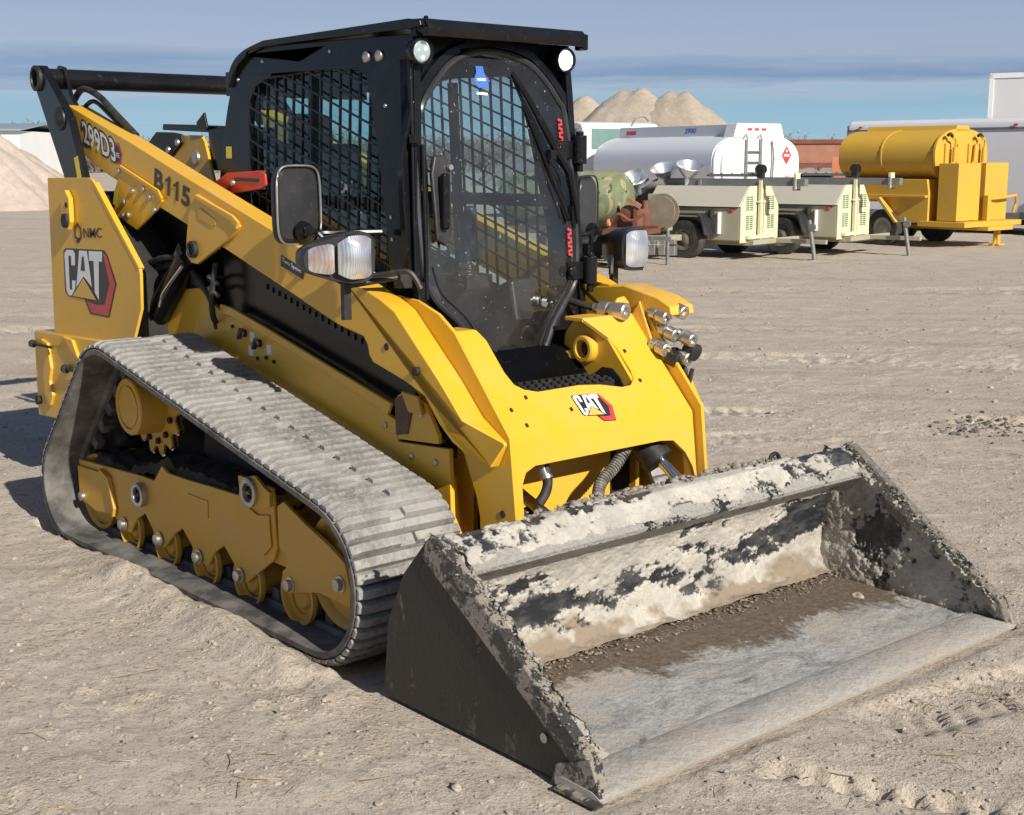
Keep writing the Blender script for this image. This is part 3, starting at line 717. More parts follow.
# --- cab ---------------------------------------------------------------
def half(z): return .425-.045*(z-1.0)          # sides lean in a little towards the roof
cabp = [(.93,.92),(.925,1.40),(.95,1.62),(1.00,1.84),(1.05,1.96),(1.11,2.03),(1.20,2.075),(1.34,2.105),(2.33,2.085),(2.345,1.9),(2.37,1.45),(2.395,1.0),(2.40,.90)]
win = [(1.19,1.80),(1.195,1.89),(1.24,1.945),(1.32,1.972),(1.66,1.988),(1.97,1.98),(2.04,1.955),(2.065,1.90),(2.12,1.70),(2.20,1.36),(2.225,1.12),(2.17,1.03),(1.35,1.03),(1.26,1.10),(1.215,1.40)]
cabp = [(p.x, p.y) for p in smoothpath([(a, b, 0) for a, b in cabp[:8]], 5)]+cabp[8:]
cab = MB()
for s in (-1, 1):
    m = MB(); m.prism(cabp, -.03, 0, holes=[win]); m.map(lambda x, y, z: (x, s*(half(z)+y), z))
    cab.add(m.v, m.f)
def ring(pts_xz, y0, y1):
    pass
# rear wall, floor, lower front sill
def quadbox(x0, x1, z0, z1, hy0, hy1):
    cab.add([(x0,-hy0,z0),(x1,-hy0,z0),(x1,hy0,z0),(x0,hy0,z0),(x0,-hy1,z1),(x1,-hy1,z1),(x1,hy1,z1),(x0,hy1,z1)],
            [(0,3,2,1),(4,5,6,7),(0,1,5,4),(1,2,6,5),(2,3,7,6),(3,0,4,7)])
quadbox(.94,.97,.92,1.52,.39,.38)
quadbox(.95,2.39,.90,.93,.40,.40)
CAB = cab.build('cab', M_black, L, bevel=.004)
# front frame around the door opening
door = [(2.341,-.392,1.481),(2.328,-.388,1.655),(2.317,-.368,1.785),(2.311,-.335,1.863),(2.305,-.275,1.935),(2.30,-.20,1.998),(2.297,-.105,2.035),(2.296,-.015,2.046),(2.297,.09,2.035),(2.30,.18,2.005),(2.305,.25,1.95),(2.310,.315,1.875),(2.314,.348,1.825),(2.328,.366,1.656),(2.343,.374,1.465),(2.357,.383,1.283),(2.367,.362,1.17),(2.374,.285,1.08),(2.379,.225,1.005),(2.386,.185,.925),(2.392,.145,.880),(2.392,-.05,.880),(2.385,-.17,.96),(2.376,-.25,1.055),(2.368,-.345,1.145),(2.359,-.385,1.26)]
dyz = [(p[1], p[2]) for p in door]
def scalepoly(P, d):
    out = []; n = len(P); cx = sum(p[0] for p in P)/n; cz = sum(p[1] for p in P)/n
    ar = sum(P[i][0]*P[(i+1)%n][1]-P[(i+1)%n][0]*P[i][1] for i in range(n)); sg = 1 if ar > 0 else -1
    for i in range(n):
        a = Vector((*P[i-1],)); b = Vector((*P[i],)); c = Vector((*P[(i+1) % n],))
        t = (c-a).normalized(); out.append((b.x - sg*d*(-t.y), b.y - sg*d*(t.x)))
    return out
def FX(z): return 2.30+.08*(2.0-z)
def front_plate(outer, holes, t0, t1):
    m = MB(); m.prism(outer, t0, t1, 'x', holes); return m.map(lambda x, y, z: (x+FX(z), y, z))
fo = [(-half(.9),.80),(half(.9),.98),(half(1.5),1.5),(half(2.0),2.0),(half(2.08)-.02,2.085),(-half(2.08)+.02,2.085),(-half(2.0),2.0),(-half(1.5),1.5)]
m = front_plate(fo, [scalepoly(dyz, -.012)], -.05, .0); m.build('front_frame', M_black, CAB, bevel=.006)
# moulded brow above the door
m = front_plate(scalepoly(dyz, .045), [scalepoly(dyz, .014)], .0, .03); m.v = [v for v in m.v]
m.map(lambda x, y, z: (x-(0.031 if z < 1.75 else 0), y, z)).build('door_brow', M_black, CAB, bevel=.008)
dr = MB(); dr.prism(scalepoly(dyz, -.004), .012, .020, 'x', ())
def bulge(x, y, z):
    r = max(0, 1-((y/.40)**2))*max(0, 1-((z-1.45)/.62)**2); return (x+FX(z)+.055*r, y, z)
# finely divided glass so it can bulge
g = MB(); NY, NZ = 40, 56; poly2 = scalepoly(dyz, -.004)
def inside(P, y, z):
    c = False; n = len(P)
    for i in range(n):
        (y1, z1), (y2, z2) = P[i], P[i-1]
        if (z1 > z) != (z2 > z) and y < (y2-y1)*(z-z1)/(z2-z1)+y1: c = not c
    return c
def span(P, z):
    xs = []; n = len(P)
    for i in range(n):
        (y1, z1), (y2, z2) = P[i], P[i-1]
        if (z1 > z) != (z2 > z): xs.append((y2-y1)*(z-z1)/(z2-z1)+y1)
    return (min(xs), max(xs)) if xs else None
zs = [.8805+(2.0455-.8805)*i/NZ for i in range(NZ+1)]
for th in (0.0,):
    for z in zs:
        a, b = span(poly2, min(max(z, .884), 2.042))
        for j in range(NY+1):
            y = a+(b-a)*j/NY; g.v.append(bulge(.014, y, z))
    for i in range(NZ):
        for j in range(NY):
            k = i*(NY+1)+j; g.f.append((k, k+1, k+NY+2, k+NY+1))
DG = g.build('door', M_door, CAB)
m = MB(); loop = [bulge(.014, y, z) for y, z in poly2]; loop.append(loop[0]); loop.append(loop[1])
m.tube(smoothpath(loop, 4), .013, 8); m.build('door_seal', M_pl, DG)
m = MB(); rl = [(y, z) for y, z in scalepoly(dyz, -.040) if z < 1.34 or z > 0]; loop = [bulge(.017, y, z) for y, z in rl if z < 1.45]
m.tube(smoothpath(loop, 4), .005, 6); m.build('door_bead', M_pl, DG)
# roof with a front visor
m = MB()
rp = [(1.02,1.955),(1.08,2.045),(1.18,2.095),(1.34,2.125),(2.33,2.135),(2.40,2.125),(2.405,2.105),(2.33,2.10),(1.34,2.100),(1.19,2.065),(1.10,2.015),(1.05,1.95)]
m.prism([(p.x, p.y) for p in smoothpath([(a, b, 0) for a, b in rp[:4]], 5)]+rp[4:7]+[(p.x, p.y) for p in smoothpath([(a, b, 0) for a, b in rp[7:]], 5)], -.40, .385)
m.prism([(2.33,2.135),(2.33,2.100),(2.42,2.07),(2.43,2.10),(2.40,2.132)], -.38, .385)
RF = m.build('roof', M_black, CAB, bevel=.006)
m = MB(); m.box((2.39,.385,2.09), (.05,.03,.06)); m.box((2.385,-.36,2.137), (.02,.014,.012)); m.build('roof_end_cap', M_black, RF, bevel=.008)
m = MB(); m.tube([(1.04,-.392,1.975),(1.12,-.388,2.052),(1.21,-.385,2.09),(1.34,-.383,2.112),(2.36,-.381,2.112)], .009, 8); m.build('rain_gutter', M_pl, RF)
for s in (-1, 1):
    # grille of crossed bars and tinted pane
    m = MB(); Pn = win
    def B2(mb, *a, **k):
        mb.map(lambda x, y, z: (x, s*(half(z)+y), z)); return mb.build(*a, **k)
    sw = [(z, x) for x, z in Pn]
    x = 1.255
    while x < 2.2:
        sp = span([(z, xx) for xx, z in Pn], x)
        if sp: m.box((x, -.012, (sp[0]+sp[1])/2), (.007,.010,sp[1]-sp[0]))
        x += .067
    z = 1.06
    while z < 2.6:          # the cross bars lean down towards the front
        ins = [xx for xx in np.arange(1.18, 2.24, .004) if inside(Pn, xx, z-.33*(xx-1.2))]
        if len(ins) > 5:
            xa, xb = ins[0]-.006, ins[-1]+.006
            m.box(((xa+xb)/2, -.004, z-.33*((xa+xb)/2-1.2)), ((xb-xa)*1.053,.006,.007), ('Y', math.atan(.33)))
        z += .067
    GR = B2(m, 'window_grille', M_black, CAB)
    m = MB(); m.box((1.635,-.035,1.5), (.035,.03,.94)); m.box((1.7,-.042,1.485), (.98,.03,.05)); B2(m, 'window_divider', M_black, GR)
    m = MB(); m.add([(x,-.034,z) for x, z in Pn], [tuple(range(len(Pn)))]); B2(m, 'side_window', M_win, CAB, smooth=False)
# rear window and lower interior
m = MB(); m.box((.965,0,1.97), (.05,.70,.10)); m.build('rear_header', M_black, CAB)
m = MB(); m.add([(1.0,-.37,1.5),(1.0,.37,1.5),(1.05,.36,1.93),(1.05,-.36,1.93)], [(0,1,2,3)]); m.build('rear_window', M_win, CAB, smooth=False)
m = MB(); m.box((1.10,0,1.32), (.13,.46,.80), ('Y', -.08)); m.box((1.05,0,1.77), (.08,.22,.16), ('Y', -.08)); m.box((1.30,0,1.02), (.46,.46,.14)); m.build('seat', M_pl, CAB, bevel=.04, seg=3)
m = MB()
for s in (-1, 1):
    m.box((1.62,s*.30,1.09), (.50,.14,.16)); m.lathe((1.80,s*.28,1.12), (.1,0,1), [(0,.07),(.02,.06),(.03,.065),(.045,.05),(.055,.055),(.07,.04),(.08,.045),(.10,.018),(.17,.016),(.18,.026),(.28,.032),(.33,.026),(.34,.01)], 18)
m.lathe((2.20,-.27,1.12), (1,0,0), [(0,.03),(.02,.075),(.05,.07),(.06,.03)], 20)
m.build('control_console', M_pl, CAB, bevel=.006)
m = MB(); m.prism([(2.02,.93),(2.05,1.13),(2.18,1.18),(2.23,.93)], .20, .34); m.prism([(1.9,.93),(2.2,1.0),(2.3,.93)], -.35, .35); m.build('floor_console', M_pl, CAB, bevel=.02)
# door furniture
m = MB(); m.prism([(-.345,1.36),(-.305,1.34),(-.275,1.38),(-.262,1.62),(-.28,1.665),(-.335,1.66),(-.352,1.60)], .045, .065, 'x'); m.map(lambda x, y, z: (x+FX(z), y, z)); HD = m.build('door_handle', M_pl, DG, bevel=.008)
m = MB(); m.box((2.425,-.315,1.50), (.03,.03,.20)); m.build('grip', M_black, HD, bevel=.01)
m = MB(); m.lathe((2.40,-.275,1.62), (1,0,0), [(0,.012),(.012,.01)], 12); m.build('lock_screw', M_zinc, HD)
def hinge(z, y):
    m = MB(); m.box((FX(z)+.03,y-.045,z), (.025,.09,.07)); m.cyl((FX(z)+.055,y+.015,z-.055), (FX(z)+.055,y+.015,z+.055), .028, n=20)
    m.cyl((FX(z)+.055,y+.015,z+.055), (FX(z)+.055,y+.015,z+.07), .016, n=12); m.cyl((FX(z)+.055,y+.015,z-.055), (FX(z)+.055,y+.015,z-.085), .014, n=12)
    m.cyl((FX(z)+.05,y-.08,z), (FX(z)+.065,y-.08,z), .022, n=16)
    return m.build('door_hinge', M_black, DG, bevel=.004)
hinge(1.685,.375); hinge(1.215,.40)
m = MB(); m.tube([bulge(.05,.05,1.965), bulge(.05,.115,1.875), bulge(.055,.21,1.72), bulge(.06,.30,1.60), bulge(.04,.352,1.47)], [.008,.012,.016,.018,.014], 8)
m.tube([bulge(.035,.06,1.96), bulge(.032,.24,1.55), bulge(.035,.31,1.42)], .006, 6); m.tube([bulge(.04,.24,1.66), bulge(.05,.33,1.58), bulge(.05,.36,1.40)], .010, 8)
m.box(bulge(.045,.215,1.665), (.03,.03,.035)); m.box(bulge(.03,.352,1.44), (.03,.04,.06))
m.build('wiper', M_black, DG)
m = MB()
q = [(-.115,1.935),(-.10,1.96),(-.098,1.985),(-.065,1.985),(-.062,1.96),(-.045,1.935),(-.055,1.91),(-.10,1.905)]
m.add([bulge(.022, y, z) for y, z in q], [tuple(range(len(q)))]); m.build('blue_sticker', M_blue, DG, smooth=False)
m = MB(); m.add([bulge(.0225,-.10,1.932), bulge(.0225,-.06,1.932), bulge(.0225,-.06,1.941), bulge(.0225,-.10,1.941)], [(0,1,2,3)]); m.add([bulge(.0225,-.11,1.882), bulge(.0225,-.06,1.880), bulge(.0225,-.06,1.889), bulge(.0225,-.11,1.891)], [(0,1,2,3)]); m.build('sticker_text', M_white, DG, smooth=False)
for z, y in ((1.70,.305),(1.28,.325)):
    m = MB()
    for k in range(7):
        m.box(bulge(.024,y,z+.016*k), (.002,.022,.010), ('X', .35 if k % 2 else -.35))
    m.build('red_warning_strip', M_red, DG, smooth=False)
# side details
m = MB(); m.tube([(2.325,-.388,2.04),(2.348,-.399,1.75),(2.372,-.413,1.30),(2.385,-.42,1.0)], .006, 8); m.tube([(2.37,-.368,1.70),(2.385,-.375,1.45),(2.40,-.383,1.15)], .008, 8); m.box((2.365,-.40,1.72),(.03,.03,.03)); m.box((2.39,-.41,1.18),(.03,.03,.07)); m.build('corner_trim', M_black, CAB)
m = MB()
for x, z in ((1.10,1.98),(1.30,2.045),(1.80,2.055),(2.17,1.84),(2.22,1.44),(2.23,1.36),(2.12,2.02),(1.0,1.5)): m.lathe((x,-half(z),z), (0,-1,0), [(0,.008),(.004,.007)], 10)
m.split('cab_bolt', M_zinc, CAB)
m = MB()
for x in (2.05,2.13): m.lathe((x,-half(2.02),2.02), (0,-1,0), [(0,.022),(.01,.020),(.018,.008)], 16)
m.split('roof_bolt', M_zinc, CAB)
m = MB(); m.add([(1.0,-half(1.68)-.002,1.655),(1.05,-half(1.68)-.002,1.655),(1.05,-half(1.7)-.002,1.705),(1.0,-half(1.7)-.002,1.705)], [(0,1,2,3)]); m.build('warning_sticker', M_ydec, CAB, smooth=False)
m = MB(); m.prism([(1.02,1.575),(1.07,1.595),(1.345,1.605),(1.385,1.592),(1.39,1.545),(1.35,1.53),(1.12,1.505),(.95,1.53),(.97,1.56)], -.437, -.425); RL = m.build('red_lever_cover', M_redpl, CAB, bevel=.005)
m = MB(); m.box((1.24,-.438,1.567), (.20,.004,.014), ('Y', .02)); m.build('lever_slot', M_ink, RL)
m = MB(); m.lathe((1.13,-.437,1.553), (0,-1,0), [(0,.014),(.01,.012)], 14); m.build('lever_bolt', M_zinc, RL)
text_part('CAT', 1, M_white, CAB, (1.83,-.375,1.52), (.10,0,0), (0,0,.05), 'window_lettering', bold=.03)
# work lights
for s in (-1, 1):
    m = MB(); m.lathe((2.31,s*.345-.022,2.025), (1,0,-.05), [(0,.024),(.02,.042),(.062,.048),(.068,.045),(.062,.038),(.04,.036)], 28); m.box((2.34,s*.345-.022,2.09), (.03,.03,.03))
    wl = m.build('work_light', M_black, CAB)
    m = MB(); m.lathe((2.357,s*.345-.022,2.023), (1,0,-.05), [(0,.037),(.012,.036),(.017,.025)], 28); m.build('lens', M_led if s < 0 else M_led2, wl)
# headlights
for s in (-1, 1):
    def B(mb, *a, **k): return (mb if s < 0 else mb.mirror()).build(*a, **k)
    zc = 1.315 if s < 0 else 1.285
    def sec(x, hy, hz, n=24, dy=0, e=.55):
        out = []
        for i in range(n):
            a = 2*math.pi*i/n; c, t = math.cos(a), math.sin(a)
            out.append((x, -.72+dy+hy*abs(c)**e*(1 if c > 0 else -1), zc+hz*abs(t)**e*(1 if t > 0 else -1)))
        return out
    # housing wraps outboard; lens faces forward
    def loft(secs, capends=True):
        m = MB(); n = len(secs[0])
        for q in secs: m.v += q
        for k in range(len(secs)-1):
            for i in range(n):
                j = (i+1) % n; m.f.append((k*n+i, k*n+j, (k+1)*n+j, (k+1)*n+i))
        if capends: m.f += [tuple(range(n)), tuple(range((len(secs)-1)*n, len(secs)*n))]
        return m
    def skew(m):   # outboard end swept backwards
        return m.map(lambda x, y, z: (x-(max(0, -.735-y)**1.3)*2.2, (-.693 if s < 0 else -.75)+(y+.72)*(.66 if s < 0 else .86), zc+(z-zc)*(1-3.2*max(0, -.735-y))-(max(0, -.735-y))*.10))
    hd = skew(loft([sec(2.20,.05,.035), sec(2.23,.10,.065), sec(2.30,.135,.085), sec(2.365,.148,.092), sec(2.385,.146,.09)]))
    H = B(hd, 'headlight', M_pl, L)
    def sub(y0, y1, sx, zk, mat, nm):
        m = MB(); n = 10; q = []
        for i in range(n+1):
            t = i/n; y = y0+(y1-y0)*t
            for j in range(n+1):
                v = -1+2*j/n
                yc = (t-.5)*2; hz = zk*(1-.20*abs(yc)**4); xx = 2.388+.022*(1-yc*yc)*(1-v*v)
                m.v.append((xx, y, zc+hz*v))
        for i in range(n):
            for j in range(n):
                a = i*(n+1)+j; m.f.append((a, a+n+1, a+n+2, a+1))
        return B(skew(m), nm, mat, H)
    sub(-.776, -.600, 0, .075, M_lens, 'lens'); sub(-.856, -.786, 0, .068, M_turn, 'turn_signal')
    m = MB(); m.box((2.30,-.665,1.17), (.022,.03,.16)); m.cyl((2.30,-.665,1.22), (2.25,-.70,zc-.06), .015); m.cyl((2.30,-.665,1.21), (2.36,-.46,1.235), .011); m.box((2.36,-.46,1.22),(.04,.05,.05))
    m.tube(smoothpath([(2.30,-.64,1.235),(2.38,-.56,1.25),(2.45,-.50,1.26),(2.48,-.47,1.20)]), .010)
    B(m, 'headlight_bracket', M_blackD, H)
    # mirror
    cx, cz, rot = (2.065, 1.487, 0.0) if s < 0 else (2.11, 1.44, 0)
    n = 40; m = MB(); secs = []
    for t, k in ((0,.86),(-.014,.97),(-.024,1.0),(-.034,1.0),(-.036,.96)):
        q = []
        for i in range(n):
            a = 2*math.pi*i/n; c, z = math.cos(a), math.sin(a)
            q.append((-t, k*.098*abs(c)**.42*(1 if c > 0 else -1), k*.140*abs(z)**.42*(1 if z > 0 else -1)))
        secs.append(q)
    m = loft(secs); ang = R(6) if s < 0 else R(-22)
    Mx = Matrix.Translation((cx, -.70, cz)) @ Matrix.Rotation(ang if s < 0 else ang, 4, 'Z') @ Matrix.Rotation(R(180), 4, 'Z')
    m.map(lambda x, y, z: tuple(Mx @ Vector((x, y, z))))
    MR = B(m, 'mirror', M_pl, L)
    m = MB(); m.tube([tuple(Mx @ Vector((0, k*.098*abs(math.cos(a))**.42*(1 if math.cos(a) > 0 else -1), k*.140*abs(math.sin(a))**.42*(1 if math.sin(a) > 0 else -1)))) for k in (1.0,) for a in [2*math.pi*i/40 for i in range(41)]], .0042, 6)
    B(m, 'mirror_rim', M_zinc if s < 0 else M_pl, MR)
    m = MB(); m.lathe((cx+.02,-.70,cz-.09), (1,0,0), [(0,.035),(.02,.03),(.03,.02),(.045,.02)], 18); m.tube(smoothpath([(cx+.05,-.70,cz-.09),(cx+.06,-.64,cz-.10),(cx+.10,-.55,cz-.10),(cx+.14,-.44,cz-.10)]), .012, 8)
    m.tube([(cx+.06,-.66,cz-.10),(cx+.12,-.60,cz-.19),(2.25,-.50,cz-.25)], .010, 8)
    B(m, 'mirror_stay', M_black, MR)

def vnoise(x, y, seed):
    xi = np.floor(x).astype(np.int64); yi = np.floor(y).astype(np.int64); xf = x-xi; yf = y-yi
    def h(a, b):
        n = (a*374761393 + b*668265263 + seed*1442695041) & 0x7fffffff
        n = ((n ^ (n >> 13))*1274126177) & 0x7fffffff
        return ((n ^ (n >> 16)) & 0xffff)/65535.0
    u = xf*xf*(3-2*xf); v = yf*yf*(3-2*yf)
    return (h(xi,yi)*(1-u)+h(xi+1,yi)*u)*(1-v)+(h(xi,yi+1)*(1-u)+h(xi+1,yi+1)*u)*v
def fbm(x, y, sc_, o, seed, g=.5):
    t = 0; a = 1; s = 0
    for k in range(o):
        t = t+a*(vnoise(x*sc_+17*k, y*sc_-9*k, seed+k)-.5); s += a; a *= g; sc_ *= 2.03
    return t/s
def mud_attr_mat(name, mudA, mudB, mudC, paint=(.016,.018,.023)):
    m, nt, b = newmat(name)
    at = nt.nodes.new('ShaderNodeAttribute'); at.attribute_name = 'mud'; at2 = nt.nodes.new('ShaderNodeAttribute'); at2.attribute_name = 'soil'
    fine = noise(nt, 60, 8, .7); big = noise(nt, 5, 8, .65)
    mud = mix(nt, ramp(nt, big, [(.38, 0), (.62, 1)]), mudA, mudB)
    mud = mix(nt, ramp(nt, fine, [(.35, .5), (.52, 0)]), mud, tuple(c*.55 for c in mudA))
    mud = mix(nt, at2.outputs['Fac'], mud, mudC)
    f = ramp(nt, mathn(nt, 'MULTIPLY_ADD', mathn(nt, 'SUBTRACT', fine, .5), .35, at.outputs['Fac']), [(.47, 0), (.53, 1)])
    film = mix(nt, ramp(nt, noise(nt, 22, 6, .7, stretch=(1,.4,1)), [(.45, 0), (.7, .45)]), paint, (.20,.19,.18))
    nt.links.new(mix(nt, f, film, mud), b.inputs['Base Color'])
    nt.links.new(mathn(nt, 'MULTIPLY_ADD', f, .5, .42), b.inputs['Roughness'])
    bump(nt, b, fine, .6, .006); return m
def mud_sheet(name, P, N, mud, soil, thick, mat, parent):
    """a fine grid P (n,m,3) pushed out along N by the thickness of the dried mud"""
    n, m = mud.shape; t = np.clip((mud-.46)/.12, 0, 1)
    co = P+N*(t*thick+.0012)[..., None]
    idx = np.arange(n*m).reshape(n, m)
    fc = np.stack([idx[:-1,:-1], idx[1:,:-1], idx[1:,1:], idx[:-1,1:]], -1).reshape(-1, 4)
    me = bpy.data.meshes.new(name); me.vertices.add(n*m); me.vertices.foreach_set('co', co.reshape(-1, 3).ravel())
    me.loops.add(fc.size); me.loops.foreach_set('vertex_index', fc.ravel().astype(np.int32))
    me.polygons.add(len(fc)); me.polygons.foreach_set('loop_start', np.arange(0, fc.size, 4, dtype=np.int32)); me.update(calc_edges=True); me.shade_smooth()
    for nm, arr in (('mud', mud), ('soil', soil)):
        at = me.attributes.new(nm, 'FLOAT', 'POINT'); at.data.foreach_set('value', arr.astype(np.float32).ravel())
    me.materials.append(mat); o = bpy.data.objects.new(name, me); COL.objects.link(o); o.parent = parent; return o
# --- bucket ------------------------------------------------------------
BK = MB()
prof_in = [(3.345,.462),(3.20,.385),(3.158,.30),(3.140,.20),(3.142,.10),(3.170,.045),(3.22,.030),(3.80,.016)]
prof_out = [(3.80,-.004),(3.10,-.005),(3.03,.01),(3.005,.06),(3.03,.25),(3.12,.42),(3.215,.525),(3.238,.545),(3.275,.540)]
BK.prism(prof_in[:6]+[(3.17,.020),(3.10,.0),(3.03,.02),(3.01,.06),(3.035,.25),(3.12,.42),(3.225,.528),(3.243,.545),(3.275,.540)][0:], -1.0, 1.0)
bucket = BK.build('bucket', M_bk_back, L)
m = MB(); m.prism([(3.236,.547),(3.275,.546),(3.352,.467),(3.345,.452),(3.332,.462),(3.262,.530),(3.236,.534)], -1.0, 1.0)
# break the lip into cells so the clods stay attached to a real edge
m.build('top_lip', M_bk_lip, bucket)
M_coat = mud_attr_mat('mud_coat_back', (.48,.45,.395), (.33,.31,.275), (.235,.185,.135))
M_coat_s = mud_attr_mat('mud_coat_side', (.44,.41,.36), (.30,.275,.235), (.24,.19,.14))
wall = [(3.240,.549),(3.276,.545),(3.318,.500),(3.334,.470),(3.322,.450),(3.25,.415),(3.20,.375),(3.170,.315),(3.152,.24),(3.146,.16),(3.152,.09),(3.175,.050),(3.215,.0335)]
pw = [Vector((a, 0, b)) for a, b in wall[:4]]+smoothpath([(a, 0, b) for a, b in wall[4:]], 8)
cum = [0]
for q0, q1 in zip(pw, pw[1:]): cum.append(cum[-1]+(q1-q0).length)
NS, NYY = 190, 560
ss = np.linspace(0, cum[-1], NS); px_ = np.interp(ss, cum, [q.x for q in pw]); pz_ = np.interp(ss, cum, [q.z for q in pw])
tx = np.gradient(px_); tz = np.gradient(pz_); ln_ = np.hypot(tx, tz); nxn, nzn = -tz/ln_, tx/ln_
k_ = np.ones(7)/7
nxn = np.convolve(np.pad(nxn, 3, 'edge'), k_, 'valid'); nzn = np.convolve(np.pad(nzn, 3, 'edge'), k_, 'valid')
yy_ = np.linspace(-.999, .999, NYY); SS, Y2 = np.meshgrid(ss, yy_, indexing='ij')
P_ = np.stack([np.broadcast_to(px_[:, None], SS.shape), Y2, np.broadcast_to(pz_[:, None], SS.shape)], -1)
N_ = np.stack([np.broadcast_to(nxn[:, None], SS.shape), np.zeros(SS.shape), np.broadcast_to(nzn[:, None], SS.shape)], -1)
s0 = cum[3]; lipm = SS < s0
u_ = (SS-s0)/(cum[-1]-s0)
f1 = fbm(Y2*2.0, SS*5.0, 1.6, 6, 101, .62); f2_ = fbm(Y2, SS*1.2, 22, 5, 131, .65); f3 = fbm(Y2*.8, SS*2.5, 7, 4, 151, .6)
band = np.exp(-((u_-.52)/.17)**2)
mud = .665+1.05*f1+.50*f2_+.40*f3-.26*band*np.clip(1.2+2.2*fbm(Y2, SS*0, 1.1, 2, 171), 0, 1.6)+.25*np.clip((u_-.80)/.1, 0, 1)
mud = np.where(lipm, .615+.50*f1+.70*f2_+.45*f3-.16*np.clip((-.55-Y2)/.3, 0, 1)-.10*np.clip((Y2-.5)/.4, 0, 1), mud)
soil = np.clip((u_-.78+.6*fbm(Y2, SS, 9, 4, 191))/.10, 0, 1)*.95; soil = np.where(lipm, 0, soil)
th_ = .0045+.006*np.clip(.5+2*f2_, 0, 1)+.016*soil*np.clip(.5+1.5*fbm(Y2, SS, 14, 4, 201), 0, 1)
mud_sheet('mud_coated_wall', P_, N_, mud, soil, th_, M_coat, bucket)
m = MB(); m.prism([(3.165,.030),(3.22,.031),(3.82,.018),(3.82,.0),(3.165,.0)], -1.0, 1.0); m.build('floor', M_bk_floor, bucket)
m = MB(); m.prism([(3.80,.0185),(3.825,.028),(3.94,.026),(3.975,.012),(3.97,.0),(3.80,.0)], -1.035, 1.035); m.build('cutting_edge', M_bk_floor, bucket)
sp_ = [(2.998,.0),(2.994,.06),(3.02,.25),(3.105,.42),(3.21,.535),(3.234,.555),(3.275,.555),(3.93,.085),(3.955,.02),(3.94,.0)]
bar = [(3.225,.545),(3.25,.568),(3.285,.562),(3.935,.098),(3.958,.03),(3.90,.040),(3.21,.49)]
for s in (-1, 1):
    m = MB(); m.prism(sp_, -1.018, -1.0); (m if s < 0 else m.mirror()).build('side_plate', M_bk_side if s < 0 else M_bk_side_in, bucket, bevel=.003)
    m = MB(); m.prism(bar, -1.028, -.988); (m if s < 0 else m.mirror()).build('side_bar', M_bk_bar if s < 0 else M_bk_side_in, bucket, bevel=.007)
    m = MB(); m.prism([(3.78,.0),(3.80,.055),(3.93,.11),(3.97,.012),(3.96,-.004)], -1.032, -1.019); m.prism([(3.81,-.003),(3.83,.012),(3.985,.008),(3.98,-.003)], -1.06, -1.03)
    (m if s < 0 else m.mirror()).build('corner_shoe', M_bk_bar, bucket, bevel=.003)
for s_ in (-1, 1):
    A_, B_ = np.meshgrid(np.linspace(0, 1, 230), np.linspace(0, 1, 150), indexing='ij')
    xx_ = 3.155+.765*A_; zt = .560-.463*np.clip((xx_-3.262)/.668, 0, 1); zt = np.where(xx_ < 3.262, .545, zt)
    zb = np.where(xx_ < 3.2, .05, .028-.012*A_); zz_ = zb+(zt-zb)*B_
    q1 = fbm(xx_*1.2, zz_, 3.2, 6, 301+s_, .65); q2 = fbm(xx_, zz_, 24, 5, 331+s_, .65)
    mud = .66+.9*q1+.5*q2-.26*np.exp(-(((xx_-3.45)/.16)**2+((zz_-.24)/.12)**2)); mud = mud+.3*np.clip((B_-.86)/.08, 0, 1)
    th_ = .006+.010*np.clip(.5+2*q2, 0, 1)+.026*np.clip((B_-.84)/.10, 0, 1)*np.clip(.8+q2*2, 0, 1.2)
    PP = np.stack([xx_, np.full(xx_.shape, s_*.9985), zz_], -1); NN = np.zeros(PP.shape); NN[..., 1] = -s_
    mud_sheet('mud_coated_side', PP, NN, mud, np.clip((.12-B_)/.1, 0, 1)*.8, th_, M_coat_s, bucket)
m = MB(); m.cyl((3.74,-1.018,.105), (3.74,-1.022,.105), .014, n=16); m.build('bolt', M_zinc, bucket)
m = MB(); m.tube([(3.20,.62+.03*math.cos(a),.535+.035*math.sin(a)) for a in [math.pi*k/8 for k in range(9)]], .008); m.build('lifting_eye', M_dark, bucket)
# caked clods along the lip, the heel and the coupler behind it
def clods(n, fn, rmin, rmax):
    m = MB(); ico = bmesh.new(); bmesh.ops.create_icosphere(ico, subdivisions=1, radius=1)
    vs = [v.co.copy() for v in ico.verts]; fs = [tuple(v.index for v in f.verts) for f in ico.faces]; ico.free()
    for i in range(n):
        p, sc_ = fn(); r = random.uniform(rmin, rmax)*(random.random()**2*1.2+.3)
        sx, sy, sz = r*random.uniform(.7,1.4), r*random.uniform(.7,1.4), r*random.uniform(.45,.9)*sc_
        a = random.random()*6.28; ca, sa = math.cos(a), math.sin(a)
        m.add([(p[0]+(v.x*ca-v.y*sa)*sx*random.uniform(.8,1.2), p[1]+(v.x*sa+v.y*ca)*sy, p[2]+v.z*sz*random.uniform(.8,1.2)) for v in vs], fs)
    return m
def f_lip():
    y = random.choice([random.uniform(-.45,-.05), random.uniform(.05,.60), random.uniform(-.6,.7)])
    return (random.uniform(3.17,3.235), y, .535+random.gauss(0,.008)), 1
M_clod = dusty('dried_mud_clods', (.20,.18,.155), dust=(.40,.365,.315), amt=.6, rough=.95, scale=30, speck=.4)
clods(2600, f_lip, .004, .015).build('caked_mud', M_clod, bucket, angle=60)
def f_bar():
    s = random.choice((-1, 1, 1)); t = random.random(); x = 3.25+.68*t; z = .572-.47*t
    return (x+random.gauss(0,.012), s*(1.003+random.uniform(-.03,.026)), z-.004+random.gauss(0,.006)), .8
